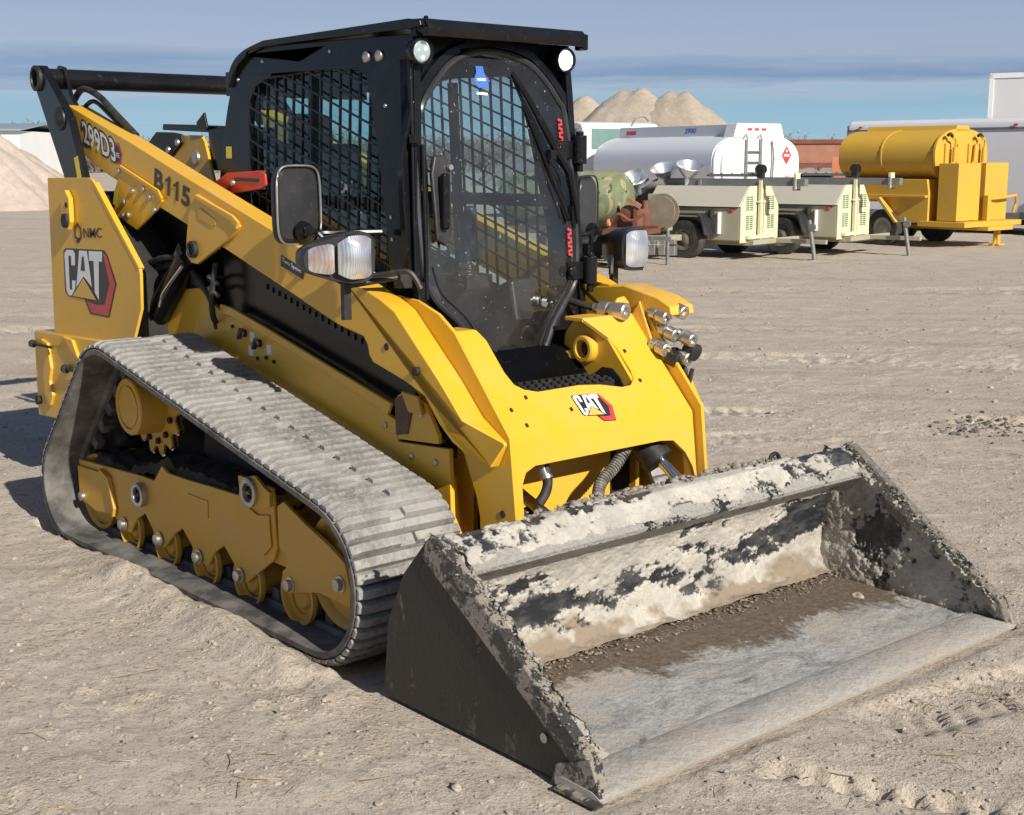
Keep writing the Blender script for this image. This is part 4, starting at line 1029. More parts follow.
clods(1400, f_bar, .002, .007).build('caked_mud', M_clod, bucket, angle=60)
def f_face():
    t = random.random(); x = 3.2+.70*t; z = random.uniform(.04, max(.06, .53-.47*t)); return (x, .996, z), 1
def f_heel():
    y = random.uniform(-.98,.98); k = random.random()**2
    return (3.20+k*.10, y, .034+(1-k)*.006*random.random()), .7
M_heel = dusty('brown_heel_soil', (.20,.155,.11), dust=(.40,.34,.26), amt=.6, rough=.95, scale=20, speck=.4)
clods(900, f_heel, .0015, .007).build('heel_soil', M_heel, bucket, angle=60)
def f_fl():
    y = random.uniform(-.95,.9); x = 3.2+abs(random.gauss(0,.14)); return (x, y, .031-.02*(x-3.2)/.6), .6
tag(clods(500, f_fl, .0015, .005).build('loose_soil', M_heel, bucket, angle=60), kind='stuff')

# ------------------------------------------------------------------ ground
CAMP = (6.300407, -3.332797); YAW = 2.4315248
Fv = (math.cos(YAW), math.sin(YAW)); Rv = (math.sin(YAW), -math.cos(YAW))
def G(a, d): return (CAMP[0]+Fv[0]*d+Rv[0]*a, CAMP[1]+Fv[1]*d+Rv[1]*a)
def height(x, y):
    h = .040*fbm(x, y, .45, 4, 1)+.030*fbm(x, y, 2.2, 5, 5, .6)+.013*fbm(x, y, 12, 3, 9, .65)
    # crumbs: sharpened fine noise
    c = fbm(x, y, 26, 2, 23); h = h+.016*np.clip(c-.10, 0, 1)*4*np.clip(.5+3*fbm(x, y, .9, 2, 31), 0, 1)
    # tyre and track prints
    def print_(x0, y0, ang, w, pitch, depth, curve=0, half_w=None, L0=-30, L1=30):
        ca, sa = math.cos(ang), math.sin(ang); u = (x-x0)*ca+(y-y0)*sa; v = -(x-x0)*sa+(y-y0)*ca+curve*u*u
        m = np.clip((w/2-np.abs(v))/.04, 0, 1)*np.clip((u-L0)/.3, 0, 1)*np.clip((L1-u)/.3, 0, 1)*np.clip(.55+2.6*fbm(x, y, .8, 3, 41), 0, 1)
        ph = (u+.45*np.abs(v))/pitch
        lug = np.clip(.5+1.6*np.sin(2*np.pi*ph), 0, 1)
        edge = np.exp(-((np.abs(v)-w/2-.02)/.03)**2)*.6
        return -depth*m*(.35+.65*lug)+depth*.5*edge*m.clip(.0, 1)+depth*.25*edge*np.clip(.5+2*fbm(x, y, 1.3, 2, 77), 0, 1)*((u > L0) & (u < L1))
    h = h+print_(4.30,-.46, R(26), .13, .09, .065, 0, L0=-.35, L1=.55)
    h = h+print_(4.45,1.3, R(75), .28, .09, .034, .02, L0=-1.5, L1=4)
    h = h+print_(2.6,-2.35, R(8), .34, .07, .030, .02, L0=-3, L1=3)
    h = h+print_(1.2,-3.3, R(20), .30, .08, .028, .02, L0=-2, L1=4)
    h = h+print_(1.0,3.9, R(40), .32, .12, .04, .015, L0=-5, L1=9)
    h = h+print_(-1.5,5.2, R(36), .35, .14, .05, -.012, L0=-7, L1=11)
    h = h+print_(-3.5,7.5, R(46), .4, .16, .035, .006, L0=-9, L1=14)
    h = h+print_(-5.5,9.5, R(44), .4, .16, .04, -.004, L0=-9, L1=14)
    h = h+print_(-1.5,7.9, R(48), .45, .2, .035, .002, L0=-9, L1=14)+print_(-.2,6.6, R(47), .40, .2, .035, -.003, L0=-9, L1=14)+print_(-4.0,11.4, R(48), .6, .28, .05, .001, L0=-14, L1=18)
    h = h+print_(2.2,5.0, R(60), .32, .10, .035, .02, L0=-3, L1=5)
    # berm of sand pushed up along the near track
    d = y+1.12; h = h+.042*np.exp(-(d/.10)**2)*np.clip((x-.5)/.6, 0, 1)*np.clip((3.0-x)/.2, 0, 1)*(1+2.0*fbm(x, y, 5, 3, 55))
    # fine rubble heap right of the bucket
    r2 = (x-1.92)**2+(y-4.42)**2
    h = h+.03*np.exp(-r2/.03)*(1+2*fbm(x, y, 20, 2, 60))
    # flat beds where the machine and its bucket stand
    def flat(h, x0, x1, y0, y1, z, soft):
        m = np.clip((x-x0)/soft, 0, 1)*np.clip((x1-x)/soft, 0, 1)*np.clip((y-y0)/soft, 0, 1)*np.clip((y1-y)/soft, 0, 1)
        return h*(1-m)+np.minimum(h, z)*m
    h = flat(h, .2, 2.95, -1.06, -.50, -.052, .05); h = flat(h, .2, 2.95, .5, 1.06, -.052, .05)
    h = flat(h, 2.9, 4.03, -1.11, 1.12, -.012, .05); h = flat(h, -.6, 3.0, -.7, .7, -.01, .2)
    return h
def axis(lo, hi, st, far, gp, gn):
    a = list(np.arange(lo, hi, st)); s = st; p = hi
    while p < far: a.append(p); s *= gp; p += s
    s = st; p = lo-st; b = []
    while p > -far: b.append(p); s *= gn; p -= s
    return np.array(b[::-1]+a+[far]) if b else np.array(a)
ax_ = axis(-.4, 5.6, .019, 2500, 1.12, 1.013); ay_ = axis(-3.0, 3.4, .019, 2500, 1.013, 1.12)
XX, YY = np.meshgrid(ax_, ay_, indexing='ij')
ZZ = height(XX, YY)
far_ = np.clip((np.hypot(XX-3, YY)-25)/60, 0, 1); ZZ = ZZ*(1-far_)
nx, ny = XX.shape
me = bpy.data.meshes.new('ground')
co = np.stack([XX, YY, ZZ], -1).reshape(-1, 3)
idx = np.arange(nx*ny).reshape(nx, ny)
fc = np.stack([idx[:-1,:-1], idx[1:,:-1], idx[1:,1:], idx[:-1,1:]], -1).reshape(-1, 4)
me.vertices.add(len(co)); me.vertices.foreach_set('co', co.ravel())
me.loops.add(fc.size); me.loops.foreach_set('vertex_index', fc.ravel().astype(np.int32))
me.polygons.add(len(fc)); me.polygons.foreach_set('loop_start', np.arange(0, fc.size, 4, dtype=np.int32))
me.update(calc_edges=True); me.validate(); me.shade_smooth()
gr = bpy.data.objects.new('ground', me); COL.objects.link(gr); tag(gr, kind='structure')
def sand_mat():
    m, nt, b = newmat('dry_sandy_dirt')
    n1 = noise(nt, .35, 6, .6); n2 = noise(nt, 3.0, 9, .68); n3 = noise(nt, 38, 8, .75); n4 = noise(nt, 170, 3, .6)
    def vor(scale):
        v = nt.nodes.new('ShaderNodeTexVoronoi'); v.inputs['Scale'].default_value = scale; tc = nt.nodes.new('ShaderNodeTexCoord')
        nt.links.new(tc.outputs['Object'], v.inputs['Vector']); return v.outputs['Distance']
    # scuffed strips left by vehicles driving across the yard
    tc = nt.nodes.new('ShaderNodeTexCoord'); mp = nt.nodes.new('ShaderNodeMapping'); mp.vector_type = 'TEXTURE'
    mp.inputs['Rotation'].default_value = (0, 0, R(43)); mp.inputs['Scale'].default_value = (6.5, .55, 1)
    nt.links.new(tc.outputs['Object'], mp.inputs['Vector']); st = nt.nodes.new('ShaderNodeTexNoise'); st.inputs['Scale'].default_value = 1.1
    st.inputs['Detail'].default_value = 7; st.inputs['Roughness'].default_value = .62; st.inputs['Distortion'].default_value = .25
    nt.links.new(mp.outputs[0], st.inputs['Vector']); st = st.outputs['Fac']
    c = mix(nt, ramp(nt, n1, [(.35, 0), (.68, 1)]), (.495,.430,.355), (.555,.487,.408))
    c = mix(nt, ramp(nt, n2, [(.38, 0), (.72, .55)]), c, (.385,.31,.235))
    c = mix(nt, ramp(nt, st, [(.54, 0), (.66, .5)]), c, (.33,.262,.195))
    c = mix(nt, ramp(nt, n3, [(.36, .75), (.48, 0)]), c, (.20,.155,.11))
    c = mix(nt, ramp(nt, n4, [(.62, 0), (.70, .5)]), c, (.66,.60,.52))
    nt.links.new(c, b.inputs['Base Color']); b.inputs['Roughness'].default_value = .95
    b.inputs['Specular IOR Level'].default_value = .1
    crumb = ramp(nt, vor(55), [(.0, 1), (.45, 0)]); crumb2 = ramp(nt, vor(130), [(.0, 1), (.5, 0)])
    gate = ramp(nt, n2, [(.42, 0), (.62, 1)])
    h = mathn(nt, 'MULTIPLY_ADD', n3, .9, mathn(nt, 'MULTIPLY', n2, .8)); h = mathn(nt, 'MULTIPLY_ADD', n4, .30, h)
    h = mathn(nt, 'MULTIPLY_ADD', mathn(nt, 'MULTIPLY', crumb, gate), .55, h); h = mathn(nt, 'MULTIPLY_ADD', crumb2, .16, h)
    h = mathn(nt, 'MULTIPLY_ADD', st, 2.0, h)
    bump(nt, b, h, .85, .013); return m
gr.data.materials.append(sand_mat())

# loose stones, clods and twigs
def scatter(n, rmin, rmax, mat, name, region, label, cat):
    m = MB(); ico = bmesh.new(); bmesh.ops.create_icosphere(ico, subdivisions=1, radius=1)
    vs = [v.co.copy() for v in ico.verts]; fs = [tuple(v.index for v in f.verts) for f in ico.faces]; ico.free()
    P = []
    while len(P) < n:
        p = region()
        if -0.2 < p[0] < 4.05 and -1.12 < p[1] < 1.12: continue
        P.append(p)
    P = np.array(P); Z = height(P[:,0], P[:,1])
    for (x, y), z in zip(P, Z):
        r = rmin+(rmax-rmin)*random.random()**5
        s = [r*random.uniform(.6,1.3) for _ in range(3)]; a = random.random()*6.28; ca, sa = math.cos(a), math.sin(a)
        m.add([(x+(v.x*ca-v.y*sa)*s[0]*random.uniform(.8,1.2), y+(v.x*sa+v.y*ca)*s[1], z+r*.15+v.z*s[2]*.65*random.uniform(.75,1.2)) for v in vs], fs)
    o = m.build(name, mat, angle=25); return tag(o, label, cat, kind='stuff')
M_peb = dusty('pale_stones', (.34,.29,.23), dust=(.50,.44,.36), amt=.7, rough=.9, scale=3, speck=.3)
def reg_near():
    d = 2.6+7*random.random()**1.6; return G(random.uniform(-.45,.45)*d*1.2, d)
scatter(9000, .0015, .011, M_peb, 'pebbles', reg_near, 'small pale stones and crumbs scattered over the dirt', 'pebbles')
def reg_mid():
    d = 8+14*random.random(); return G(random.uniform(-.45,.45)*d, d)
scatter(2500, .004, .022, M_peb, 'far_pebbles', reg_mid, 'loose stones scattered on the dirt towards the trailers', 'pebbles')
M_crb = dusty('soil_crumbs', (.25,.20,.15), dust=(.42,.36,.29), amt=.7, rough=.95, scale=2, speck=.3)
scatter(9000, .0015, .008, M_crb, 'soil_crumbs', reg_near, 'brown soil crumbs scattered over the dirt', 'crumbs')
scatter(2500, .005, .018, M_crb, 'far_soil_crumbs', reg_mid, 'brown soil clods scattered on the dirt towards the trailers', 'crumbs')
M_drk = dusty('dark_clods', (.07,.06,.05), dust=(.3,.27,.23), amt=.6, rough=.95, scale=9, speck=.3)
def reg_heap(): return (random.gauss(1.92,.15), random.gauss(4.42,.20))
scatter(420, .004, .022, M_drk, 'dark_rubble', reg_heap, 'small dark heap of crumbled asphalt on the dirt right of the bucket', 'rubble')
m = MB()
for i in range(230):
    d = 2.7+5*random.random()**1.3; x, y = G(random.uniform(-.42,.42)*d, d)
    if -0.2 < x < 4.1 and -1.2 < y < 1.15: continue
    z = float(height(np.array([x]), np.array([y]))[0])+.003; a = random.random()*6.28; l = random.uniform(.03,.16)
    m.tube([(x,y,z),(x+math.cos(a)*l*.5,y+math.sin(a)*l*.5,z+.004+random.random()*.006),(x+math.cos(a+.3)*l,y+math.sin(a+.3)*l,z)], random.uniform(.0008,.0018), 4)
M_twig = dusty('dry_twigs', (.30,.22,.13), amt=.3, rough=.9, scale=9)
tag(m.build('dry_twigs', M_twig), 'dry straws and thin twigs lying on the dirt', 'twigs', kind='stuff')
def stone(loc, r, mat, label):
    bm = bmesh.new(); bmesh.ops.create_icosphere(bm, subdivisions=3, radius=r)
    for v in bm.verts:
        n = v.co.normalized(); k = 1+.35*(math.sin(n.x*3.1+loc[0]*7)*math.cos(n.y*2.7+1)+.35*math.sin(n.z*6+n.x*5)); v.co = Vector((n.x*r*k*1.15, n.y*r*k*.9, n.z*r*k*.7))
    me = bpy.data.meshes.new('stone'); bm.to_mesh(me); bm.free(); me.shade_smooth(); me.materials.append(mat)
    o = bpy.data.objects.new('stone', me); COL.objects.link(o); o.location = loc; return tag(o, label, 'stone')
stone((*G(1.02, 2.78), .015), .022, dusty('brown_stone', (.14,.09,.06), amt=.3, rough=.9), 'rounded brown stone on the dirt before the bucket near the right edge')
stone((*G(-.15, 3.35), .012), .016, M_peb, 'pale grey stone on the dirt left of the front corner of the bucket side')
stone((*G(1.30, 4.9), .02), .024, M_peb, 'angular pale stone on the dirt just beyond the far tip of the bucket')

# ------------------------------------------------------------------ yard behind
def yard(name, label, cat, a, d, phi, group=None):
    ex, ed = math.sin(R(phi)), -math.cos(R(phi)); wx = Rv[0]*ex+Fv[0]*ed; wy = Rv[1]*ex+Fv[1]*ed
    x, y = G(a, d); return thing(name, label, cat, (x, y, 0), math.atan2(wy, wx), group)
M_cream = dusty('cream_paint', (.68,.64,.42), amt=.3, rough=.5, scale=3, speck=.15)
M_olive = dusty('weathered_khaki_paint', (.33,.31,.22), amt=.4, rough=.6, scale=3, speck=.2)
M_tire = dusty('tyre_rubber', (.018,.018,.018), dust=(.2,.18,.15), amt=.35, rough=.85, scale=5, speck=.2)
M_gal = dusty('galvanised_steel', (.16,.17,.18), amt=.3, rough=.5, metallic=.3, scale=6, speck=.2)
M_wht = dusty('white_paint', (.78,.78,.77), amt=.08, rough=.35, scale=2, speck=.05)
M_grw = dusty('pale_grey_paint', (.62,.63,.66), amt=.12, rough=.4, scale=2, speck=.06)
M_ylt = dusty('aged_yellow_paint', (.62,.36,.035), dust=(.42,.27,.08), amt=.5, rough=.5, scale=2.2, speck=.15)
M_rust = dusty('rusty_red_paint', (.15,.05,.032), dust=(.26,.13,.085), amt=.7, rough=.8, scale=3, speck=.3)
M_rust2 = dusty('faded_rust_boards', (.30,.13,.085), dust=(.40,.25,.17), amt=.6, rough=.85, scale=2, speck=.3)
M_oran = dusty('faded_orange_paint', (.60,.20,.10), amt=.3, rough=.6, scale=3, speck=.1)
M_green = dusty('dark_vent', (.04,.15,.12), dust=(.45,.36,.12), amt=.5, rough=.6, scale=2)
M_pane = dusty('vehicle_glass', (.16,.26,.24), amt=.1, rough=.1, speck=.05)
M_refl = dusty('aluminium_reflector', (.75,.77,.78), amt=.15, rough=.25, metallic=.8, scale=5, speck=.1)

M_drim = dusty('dark_wheel_rim', (.05,.045,.04), amt=.4, rough=.7)
def wheel(par, x, y, r=.33, w=.22, rim=None, name='wheel'):
    s = 1 if y > 0 else -1; m = MB()
    m.lathe((x, y-s*w/2, r-.02), (0, s, 0), [(0,r*.6),(.0,r*.93),(w*.15,r),(w*.85,r),(w,r*.93),(w,r*.58),(w*.8,r*.56)], 32)
    o = m.build(name, M_tire, par); rim = rim or M_drim; m = MB()
    m.lathe((x, y+s*w*.28, r-.02), (0, s, 0), [(0,r*.56),(w*.18,r*.55),(w*.14,r*.45),(w*.05,r*.38),(w*.16,r*.2),(w*.22,r*.16)], 24)
    m.build('rim', rim or M_gal, o); return o

def light_tower():
    t = yard('light_tower_trailer', 'khaki light tower trailer nearest the loader, four big bell lamps on its folded mast', 'light tower', 3.50, 24.0, 52, 'folded light towers on trailers'); t.scale = (1, 1.12, 1)
    m = MB(); m.prism([(-.85,.30),(-.85,.86),(.93,.86),(.93,.30)], -.60, .60); m.build('body', M_olive, t, bevel=.02)
    m = MB(); m.prism([(-.64,.87),(-.34,1.21),(.34,1.21),(.64,.87)], -.89, .93, 'x'); m.build('roof', dusty('pale_khaki_roof', (.44,.42,.35), amt=.4, rough=.6, scale=3), t, bevel=.01)
    m = MB(); m.prism([(-.60,.27),(-.60,.87),(-.33,1.215),(.0-.11,1.215),(-.11,.27)], .93, .955, 'x'); m.prism([(.60,.27),(.60,.87),(.33,1.215),(.11,1.215),(.11,.27)], .93, .955, 'x'); e = m.build('end_panel', M_cream, t, bevel=.006)
    m = MB()
    for cy in (-.34,.34):
        for z0 in (.50,.82):
            for i in range(7):
                for dy in (-.06,.06): m.box((.957, cy+dy, z0+.035*i), (.004,.095,.022))
    m.split('vent', M_green, e)
    m = MB(); m.box((.99,-.05,.78), (.06,.07,1.06)); m.box((.98,.06,.78), (.05,.04,1.06)); m.box((1.0,0,.36), (.06,.9,.06)); m.box((1.0,0,.95), (.05,.3,.03)); m.build('mast_post', M_cream, t, bevel=.004)
    m = MB(); m.box((.45,0,1.275), (2.7,.12,.12)); m.box((.45,0,1.39), (1.0,.05,.05)); m.box((-.2,0,1.26), (.06,.16,.12)); m.box((1.62,0,1.25), (.04,.2,.22)); m.build('mast', M_gal, t, bevel=.006)
    m = MB()
    for k in range(6): m.cyl((-.1+.2*k,0,1.38), (-.0+.2*k,0,1.42), .012)
    m.lathe((.95,-.06,1.49), (0,1,0), [(0,.085),(.02,.085),(.02,.04),(.09,.04),(.09,.085),(.11,.085)], 20); m.box((.95,0,1.42),(.10,.10,.16))
    m.split('winch', M_dark, t)
    m = MB(); m.box((1.62,-.0,1.30), (.05,.14,.26)); m.box((-.55,0,1.25),(.06,.08,.16)); m.split('mast_cradle', M_cream, t, bevel=.004)
    for s in (-1, 1):
        wheel(t, 0, s*.74, .34, .2)
        m = MB(); m.prism([(-.42,.42),(-.36,.70),(-.28,.76),(.30,.76),(.38,.70),(.46,.40),(.43,.40),(.34,.68),(.28,.73),(-.26,.73),(-.33,.68),(-.39,.42)], s*.63 if s > 0 else -.88, .88 if s > 0 else -.63); m.build('fender', M_pl, t, bevel=.004)
    m = MB(); m.box((.2,0,.26), (1.9,.8,.08)); m.box((1.55,0,.30), (1.3,.07,.07)); m.box((1.25,0,.30), (.08,1.5,.08)); m.build('chassis', M_olive, t, bevel=.004)
    m = MB(); m.cyl((1.93,-.10,.66), (2.06,-.12,.0), .034); m.lathe((2.0,-.14,.55), (0,1,0), [(0,.06),(.04,.06),(.05,.03)], 18); m.cyl((2.0,-.1,0), (2.0,-.1,.012), .09); m.build('jack', M_gal, t)
    m = MB(); m.cyl((.55,-.62,.42), (.55,-.62,.78), .035); m.build('side_tube', M_wht, t)
    m = MB(); m.lathe((.78,-.60,.82), (0,-1,0), [(0,.04),(.012,.04),(.02,.02)], 14); m.build('marker_lamp', M_red, t)
    m = MB(); m.cyl((.40,-.62,.70), (.40,-.62,.82), .05, n=12); m.build('outlet_box', M_dark, t)
    for k, (x, y, z, dx, dy, dz) in enumerate(((-1.15,-.55,1.16,.1,-.55,.75),(-1.0,.1,1.30,.05,-.4,.85),(-1.35,-.35,1.14,-.1,-.5,.8),(-.45,-.05,1.34,.35,-.25,1))):
        m = MB(); m.lathe((x,y,z), (dx,dy,dz), [(-.12,.05),(0,.06),(.03,.09),(.16,.20),(.24,.245),(.245,.24),(.15,.19),(.04,.05)], 28); lp = m.build('bell_lamp', M_refl, t)
        m = MB(); m.cyl((x,y,z-.02), (x*.97,0,1.31), .02, n=8); m.build('lamp_arm', M_gal, lp)
    return t
LT = light_tower()
def copy_tree(o, parent=None):
    c = o.copy(); COL.objects.link(c)
    if parent: c.parent = parent
    for ch_ in list(o.children): copy_tree(ch_, c)
    return c
LT2 = copy_tree(LT); x, y = G(5.36, 25.0); LT2.location = (x, y, 0)
for ch_ in list(LT2.children):
    if ch_.name.startswith('bell_lamp'):
        for g_ in list(ch_.children): bpy.data.objects.remove(g_)
        bpy.data.objects.remove(ch_)
LT2['label'] = 'khaki light tower trailer right beside the yellow tank trailer'

# yellow tank trailer
t = yard('tank_trailer', 'yellow tank trailer with two boxes on its platform, before a grey cargo trailer', 'tank trailer', 8.40, 27.1, 42); t.scale = (1, 1.04, 1)
def oval(hy, hz, zc, n=40, e=.8, yc=0):
    return [(yc+hy*abs(math.cos(2*math.pi*i/n))**e*(1 if math.cos(2*math.pi*i/n) > 0 else -1), zc+hz*abs(math.sin(2*math.pi*i/n))**e*(1 if math.sin(2*math.pi*i/n) > 0 else -1)) for i in range(n)]
def ovaltank(x0, x1, hy, hz, zc, dome=.12, e=.8, n=40, yc=0):
    m = MB(); st = [(x0-dome,.55),(x0-dome*.7,.85),(x0,1),(x1,1),(x1+dome*.7,.85),(x1+dome,.55)]
    for x, k in st: m.v += [(x, yc+(p[0]-yc)*k, zc+(p[1]-zc)*k) for p in oval(hy, hz, zc, n, e, yc)]
    for k in range(len(st)-1):
        for i in range(n): j = (i+1) % n; m.f.append((k*n+i, k*n+j, (k+1)*n+j, (k+1)*n+i))
    m.f += [tuple(range(n-1,-1,-1)), tuple(range((len(st)-1)*n, len(st)*n))]; return m
tk = ovaltank(-1.68, .42, .90, .50, 1.72, .06).build('tank', M_ylt, t, smooth=True)
m = MB()
for x in (-1.6,-.9,-.2): m.v += []; 
m.prism([(p[0]*1.015, 1.72+(p[1]-1.72)*1.015) for p in oval(.90,.50,1.72)], -.72, -.69, 'x'); m.build('tank_band', M_ylt, tk)
m = MB(); m.prism([(-.26,2.18),(-.20,2.30),(.20,2.30),(.26,2.18)], -1.5, .50, 'x'); m.build('catwalk', M_ylt, t, bevel=.01)
m = MB(); m.prism([(p[0]*1.03, 1.72+(p[1]-1.72)*1.03) for p in oval(.90,.50,1.72) if p[1] > 1.50], .44, .50, 'x'); m.build('end_ring', M_ylt, t, bevel=.01)
m = MB(); m.prism([(-1.9,1.28),(.35,1.28),(.40,1.0),(.40,.45),(-.35,.45),(-.62,.84),(-1.55,.84),(-1.9,.84)], -.92, .92); m.prism([(-1.9,.98),(.38,.98),(.38,.93),(-1.9,.93)], -1.0, 1.0); m.build('skirt', M_ylt, t, bevel=.01)
m = MB()
for s in (-1, 1):
    a, b = (-1.08,-.90) if s < 0 else (.90,1.08)
    m.prism([(-1.95,.88),(-.62,.88),(-.22,.44),(-.18,.46),(-.58,.93),(-1.95,.93)], a, b)
m.split('fender', M_ylt, t, bevel=.006)
bx1 = MB(); bx1.box((.78,-.50,1.04), (.42,.78,1.08)); bx1.build('equipment_box', M_ylt, t, bevel=.012)
bx1 = MB(); bx1.box((.80,.46,1.04), (.40,.82,1.10)); bx1.build('equipment_box', M_ylt, t, bevel=.012)
m = MB(); m.box((.75,0,.44), (1.0,2.05,.10)); m.box((.5,0,.36), (1.8,.9,.08)); m.build('platform', M_ylt, t, bevel=.008)
m = MB(); m.box((1.04,.08,.72), (.10,.12,.50)); m.tube([(1.04,.20,.90),(1.12,.5,.92),(1.14,.95,.96),(1.1,1.05,.80),(1.05,1.03,.62)], .028); m.build('handrail', M_ylt, t)
m = MB()
for yy, sgn in ((-.42,-1),(.62,1)):
    m.cyl((.60,yy,1.6), (.60,yy,1.88), .045); m.tube(smoothpath([(.60,yy,1.88),(.62,yy-.02,2.02),(.62,yy-.12,2.06),(.62,yy-.16,2.10)]), .022)
m.cyl((.56,.35,1.62), (.56,.38,1.95), .03); m.tube([(.58,.38,1.95),(.58,.55,2.0)], .02)
for yy in (-.62,-.2,.2): m.box((.52,yy,1.75), (.03,.03,.4))
m.split('valve_pipe', M_ylt, t)
m = MB()
for yy in (-.56,.50): m.tube(smoothpath([(.62,yy,2.08),(.62,yy-.08,2.13),(.62,yy-.16,2.10)]), .03)
m.split('pipe_elbow', M_dark, t)
for x in (-1.35,-.52):
    for s in (-1, 1): wheel(t, x, s*.92, .36, .22, M_olive)
m = MB(); m.box((1.16,.30,.22), (.10,.10,.42)); m.box((1.16,.30,.03), (.22,.22,.03)); m.prism([(.16,.0),(.40,.40),(.44,.36),(.22,.0)], 1.14, 1.18, 'x'); m.build('support_leg', M_ylt, t, bevel=.004)

# grey cargo trailer and the taller box truck behind it
t = yard('cargo_trailer', 'long pale grey enclosed cargo trailer with rounded roof edge, behind the yellow tank trailer', 'cargo trailer', 8.08, 33.2, 46)
m = MB(); m.prism([(-1.1,.34),(-1.1,2.40),(-1.06,2.50),(-.96,2.56),(.96,2.56),(1.06,2.50),(1.1,2.40),(1.1,.34)], 0, 7.5, 'x'); m.map(lambda x, y, z: (x, y+1.1, z)); bd = m.build('body', M_grw, t, bevel=.05, seg=3)
m = MB(); m.box((3.75,-.012,2.33), (7.5,.02,.05)); m.box((3.75,-.012,.42), (7.5,.02,.14)); m.box((0.02,-.012,1.4), (.06,.02,2.1)); m.build('corner_rail', M_gal, bd, bevel=.004)
m = MB()
for x in (4.15,.35): m.box((x,-.03,2.40), (.09,.03,.05))
m.box((4.9,-.03,.50), (.12,.03,.06)); m.split('marker_lamp', M_red, bd)
m = MB(); m.box((4.2,1.1,.27), (6.5,1.7,.12)); m.build('chassis', M_dark, t)
for x in (5.0,5.9): wheel(t, x, .06, .36, .22)
m = MB(); m.prism([(4.5,.36),(4.6,.80),(6.3,.80),(6.4,.36),(6.3,.36),(6.2,.74),(4.7,.74),(4.6,.36)], -.06, -.02); m.build('fender', M_gal, t)
t = yard('box_truck', 'tall pale grey box truck body rising behind the roof of the long cargo trailer', 'box truck', 15.65, 45.5, 60)
m = MB(); m.box((3.5,1.25,2.75), (7,2.5,3.35)); bd = m.build('cargo_box', M_grw, t, bevel=.04)
m = MB(); m.box((3.5,-.015,4.34), (7,.03,.16)); m.box((.06,-.015,2.75), (.14,.03,3.3)); m.build('edge_rail', M_wht, bd)
m = MB(); m.box((3.5,1.25,.95), (7.2,.9,.2)); m.build('chassis', M_dark, t)
for x in (1.4,5.4):
    for y in (.2,2.3): wheel(t, x, y, .5, .28)

# fuel truck
t = yard('fuel_truck', 'white fuel truck with an oval tank and red diamond placard', 'tanker truck', 5.92, 33.5, 33); t.scale = (1, 1.15, 1)
tk = ovaltank(-4.7, 0, 1.22, .76, 1.50, .16, .72, 48); TK = tk.build('tank', dusty('shaded_white_tank_paint', (.80,.82,.85), amt=.1, rough=.3, metallic=.2, scale=1, speck=.03), t)  # white tank; the shade of its side is put into a cooler, duller paint
m = MB(); m.prism([(p[0]*.995, 1.5+(p[1]-1.5)*.995) for p in oval(1.22,.76,1.5,48,.72)], .0, .10, 'x'); m.prism([(p[0]*.86, 1.5+(p[1]-1.5)*.86) for p in oval(1.22,.76,1.5,48,.72)], .10, .175, 'x'); EP = m.build('rear_head', M_wht, TK, bevel=.03, seg=3)
m = MB(); m.prism([(-.72,2.18),(-.62,2.52),(.62,2.52),(.72,2.18)], -.25, .13, 'x'); HB = m.build('rear_hood', M_wht, t, bevel=.02)
m = MB(); m.prism([(-.55,2.18),(-.52,2.50),(.52,2.50),(.55,2.18)], -4.6, -.25, 'x'); TB = m.build('top_rail_box', M_grw, t, bevel=.01)
m = MB()
for y in (-.28,-.08,.12): m.box((.14,y,2.38), (.02,.12,.05))
m.split('tail_lamp', M_red, HB)
m = MB()
for y in (-.42,-.02): m.tube([(.24,y,.95),(.24,y,2.16),(.18,y,2.26)], .022)
for z in (1.1,1.35,1.6,1.85): m.cyl((.24,-.42,z), (.24,-.02,z), .018)
m.tube([(.22,.30,2.1),(.24,.34,1.7),(.24,.30,1.1)], .018); m.build('ladder', M_gal, t)
m = MB(); m.add([(.178,.62,1.76),(.178,.76,1.53),(.178,.90,1.76),(.178,.76,1.99)], [(0,1,2,3)]); pc = m.build('flammable_placard', M_red, EP, smooth=False)
m = MB(); m.add([(.181,.68,1.79),(.181,.68,1.73),(.181,.84,1.73),(.181,.84,1.79)], [(0,1,2,3)]); m.add([(.181,.73,1.84),(.181,.79,1.84),(.181,.76,1.92)], [(0,1,2)]); m.build('placard_panel', M_white, pc, smooth=False)
text_part('1993', 1, M_ink, pc, (.184,.69,1.74), (0,.14,0), (0,0,.04), 'placard_number')
m = MB(); m.box((.17,.85,1.22), (.01,.26,.14)); m.build('yellow_notice', M_ydec, EP)
text_part('2900', 1, M_blue, TB, (-1.9,-.560,2.30), (.42,0,0), (0,.02,.13), 'unit_lettering', bold=.02)
m = MB(); m.add([(-4.3,-.548,2.30),(-3.9,-.548,2.30),(-3.9,-.535,2.40),(-4.3,-.535,2.40)], [(0,1,2,3)]); m.build('red_strip', M_red, TB, smooth=False)
m = MB(); m.box((-3.5,0,.68), (8.5,.9,.2)); m.box((-.1,0,.55), (.3,2.3,.14)); m.box((-2.4,-1.0,.62), (1.2,.3,.35)); m.build('chassis', M_dark, t)
m = MB(); m.box((-4.6,-1.1,.62), (.12,.03,.06)); m.add([(-3.0,-1.17,.60),(-2.8,-1.17,.8),(-3.0,-1.17,1.0),(-3.2,-1.17,.8)], [(0,1,2,3)]); m.build('side_marker', M_red, t, smooth=False)
for x in (-1.3,-2.4,-6.6):
    for y in (-1.0,1.0): wheel(t, x, y, .48, .28)
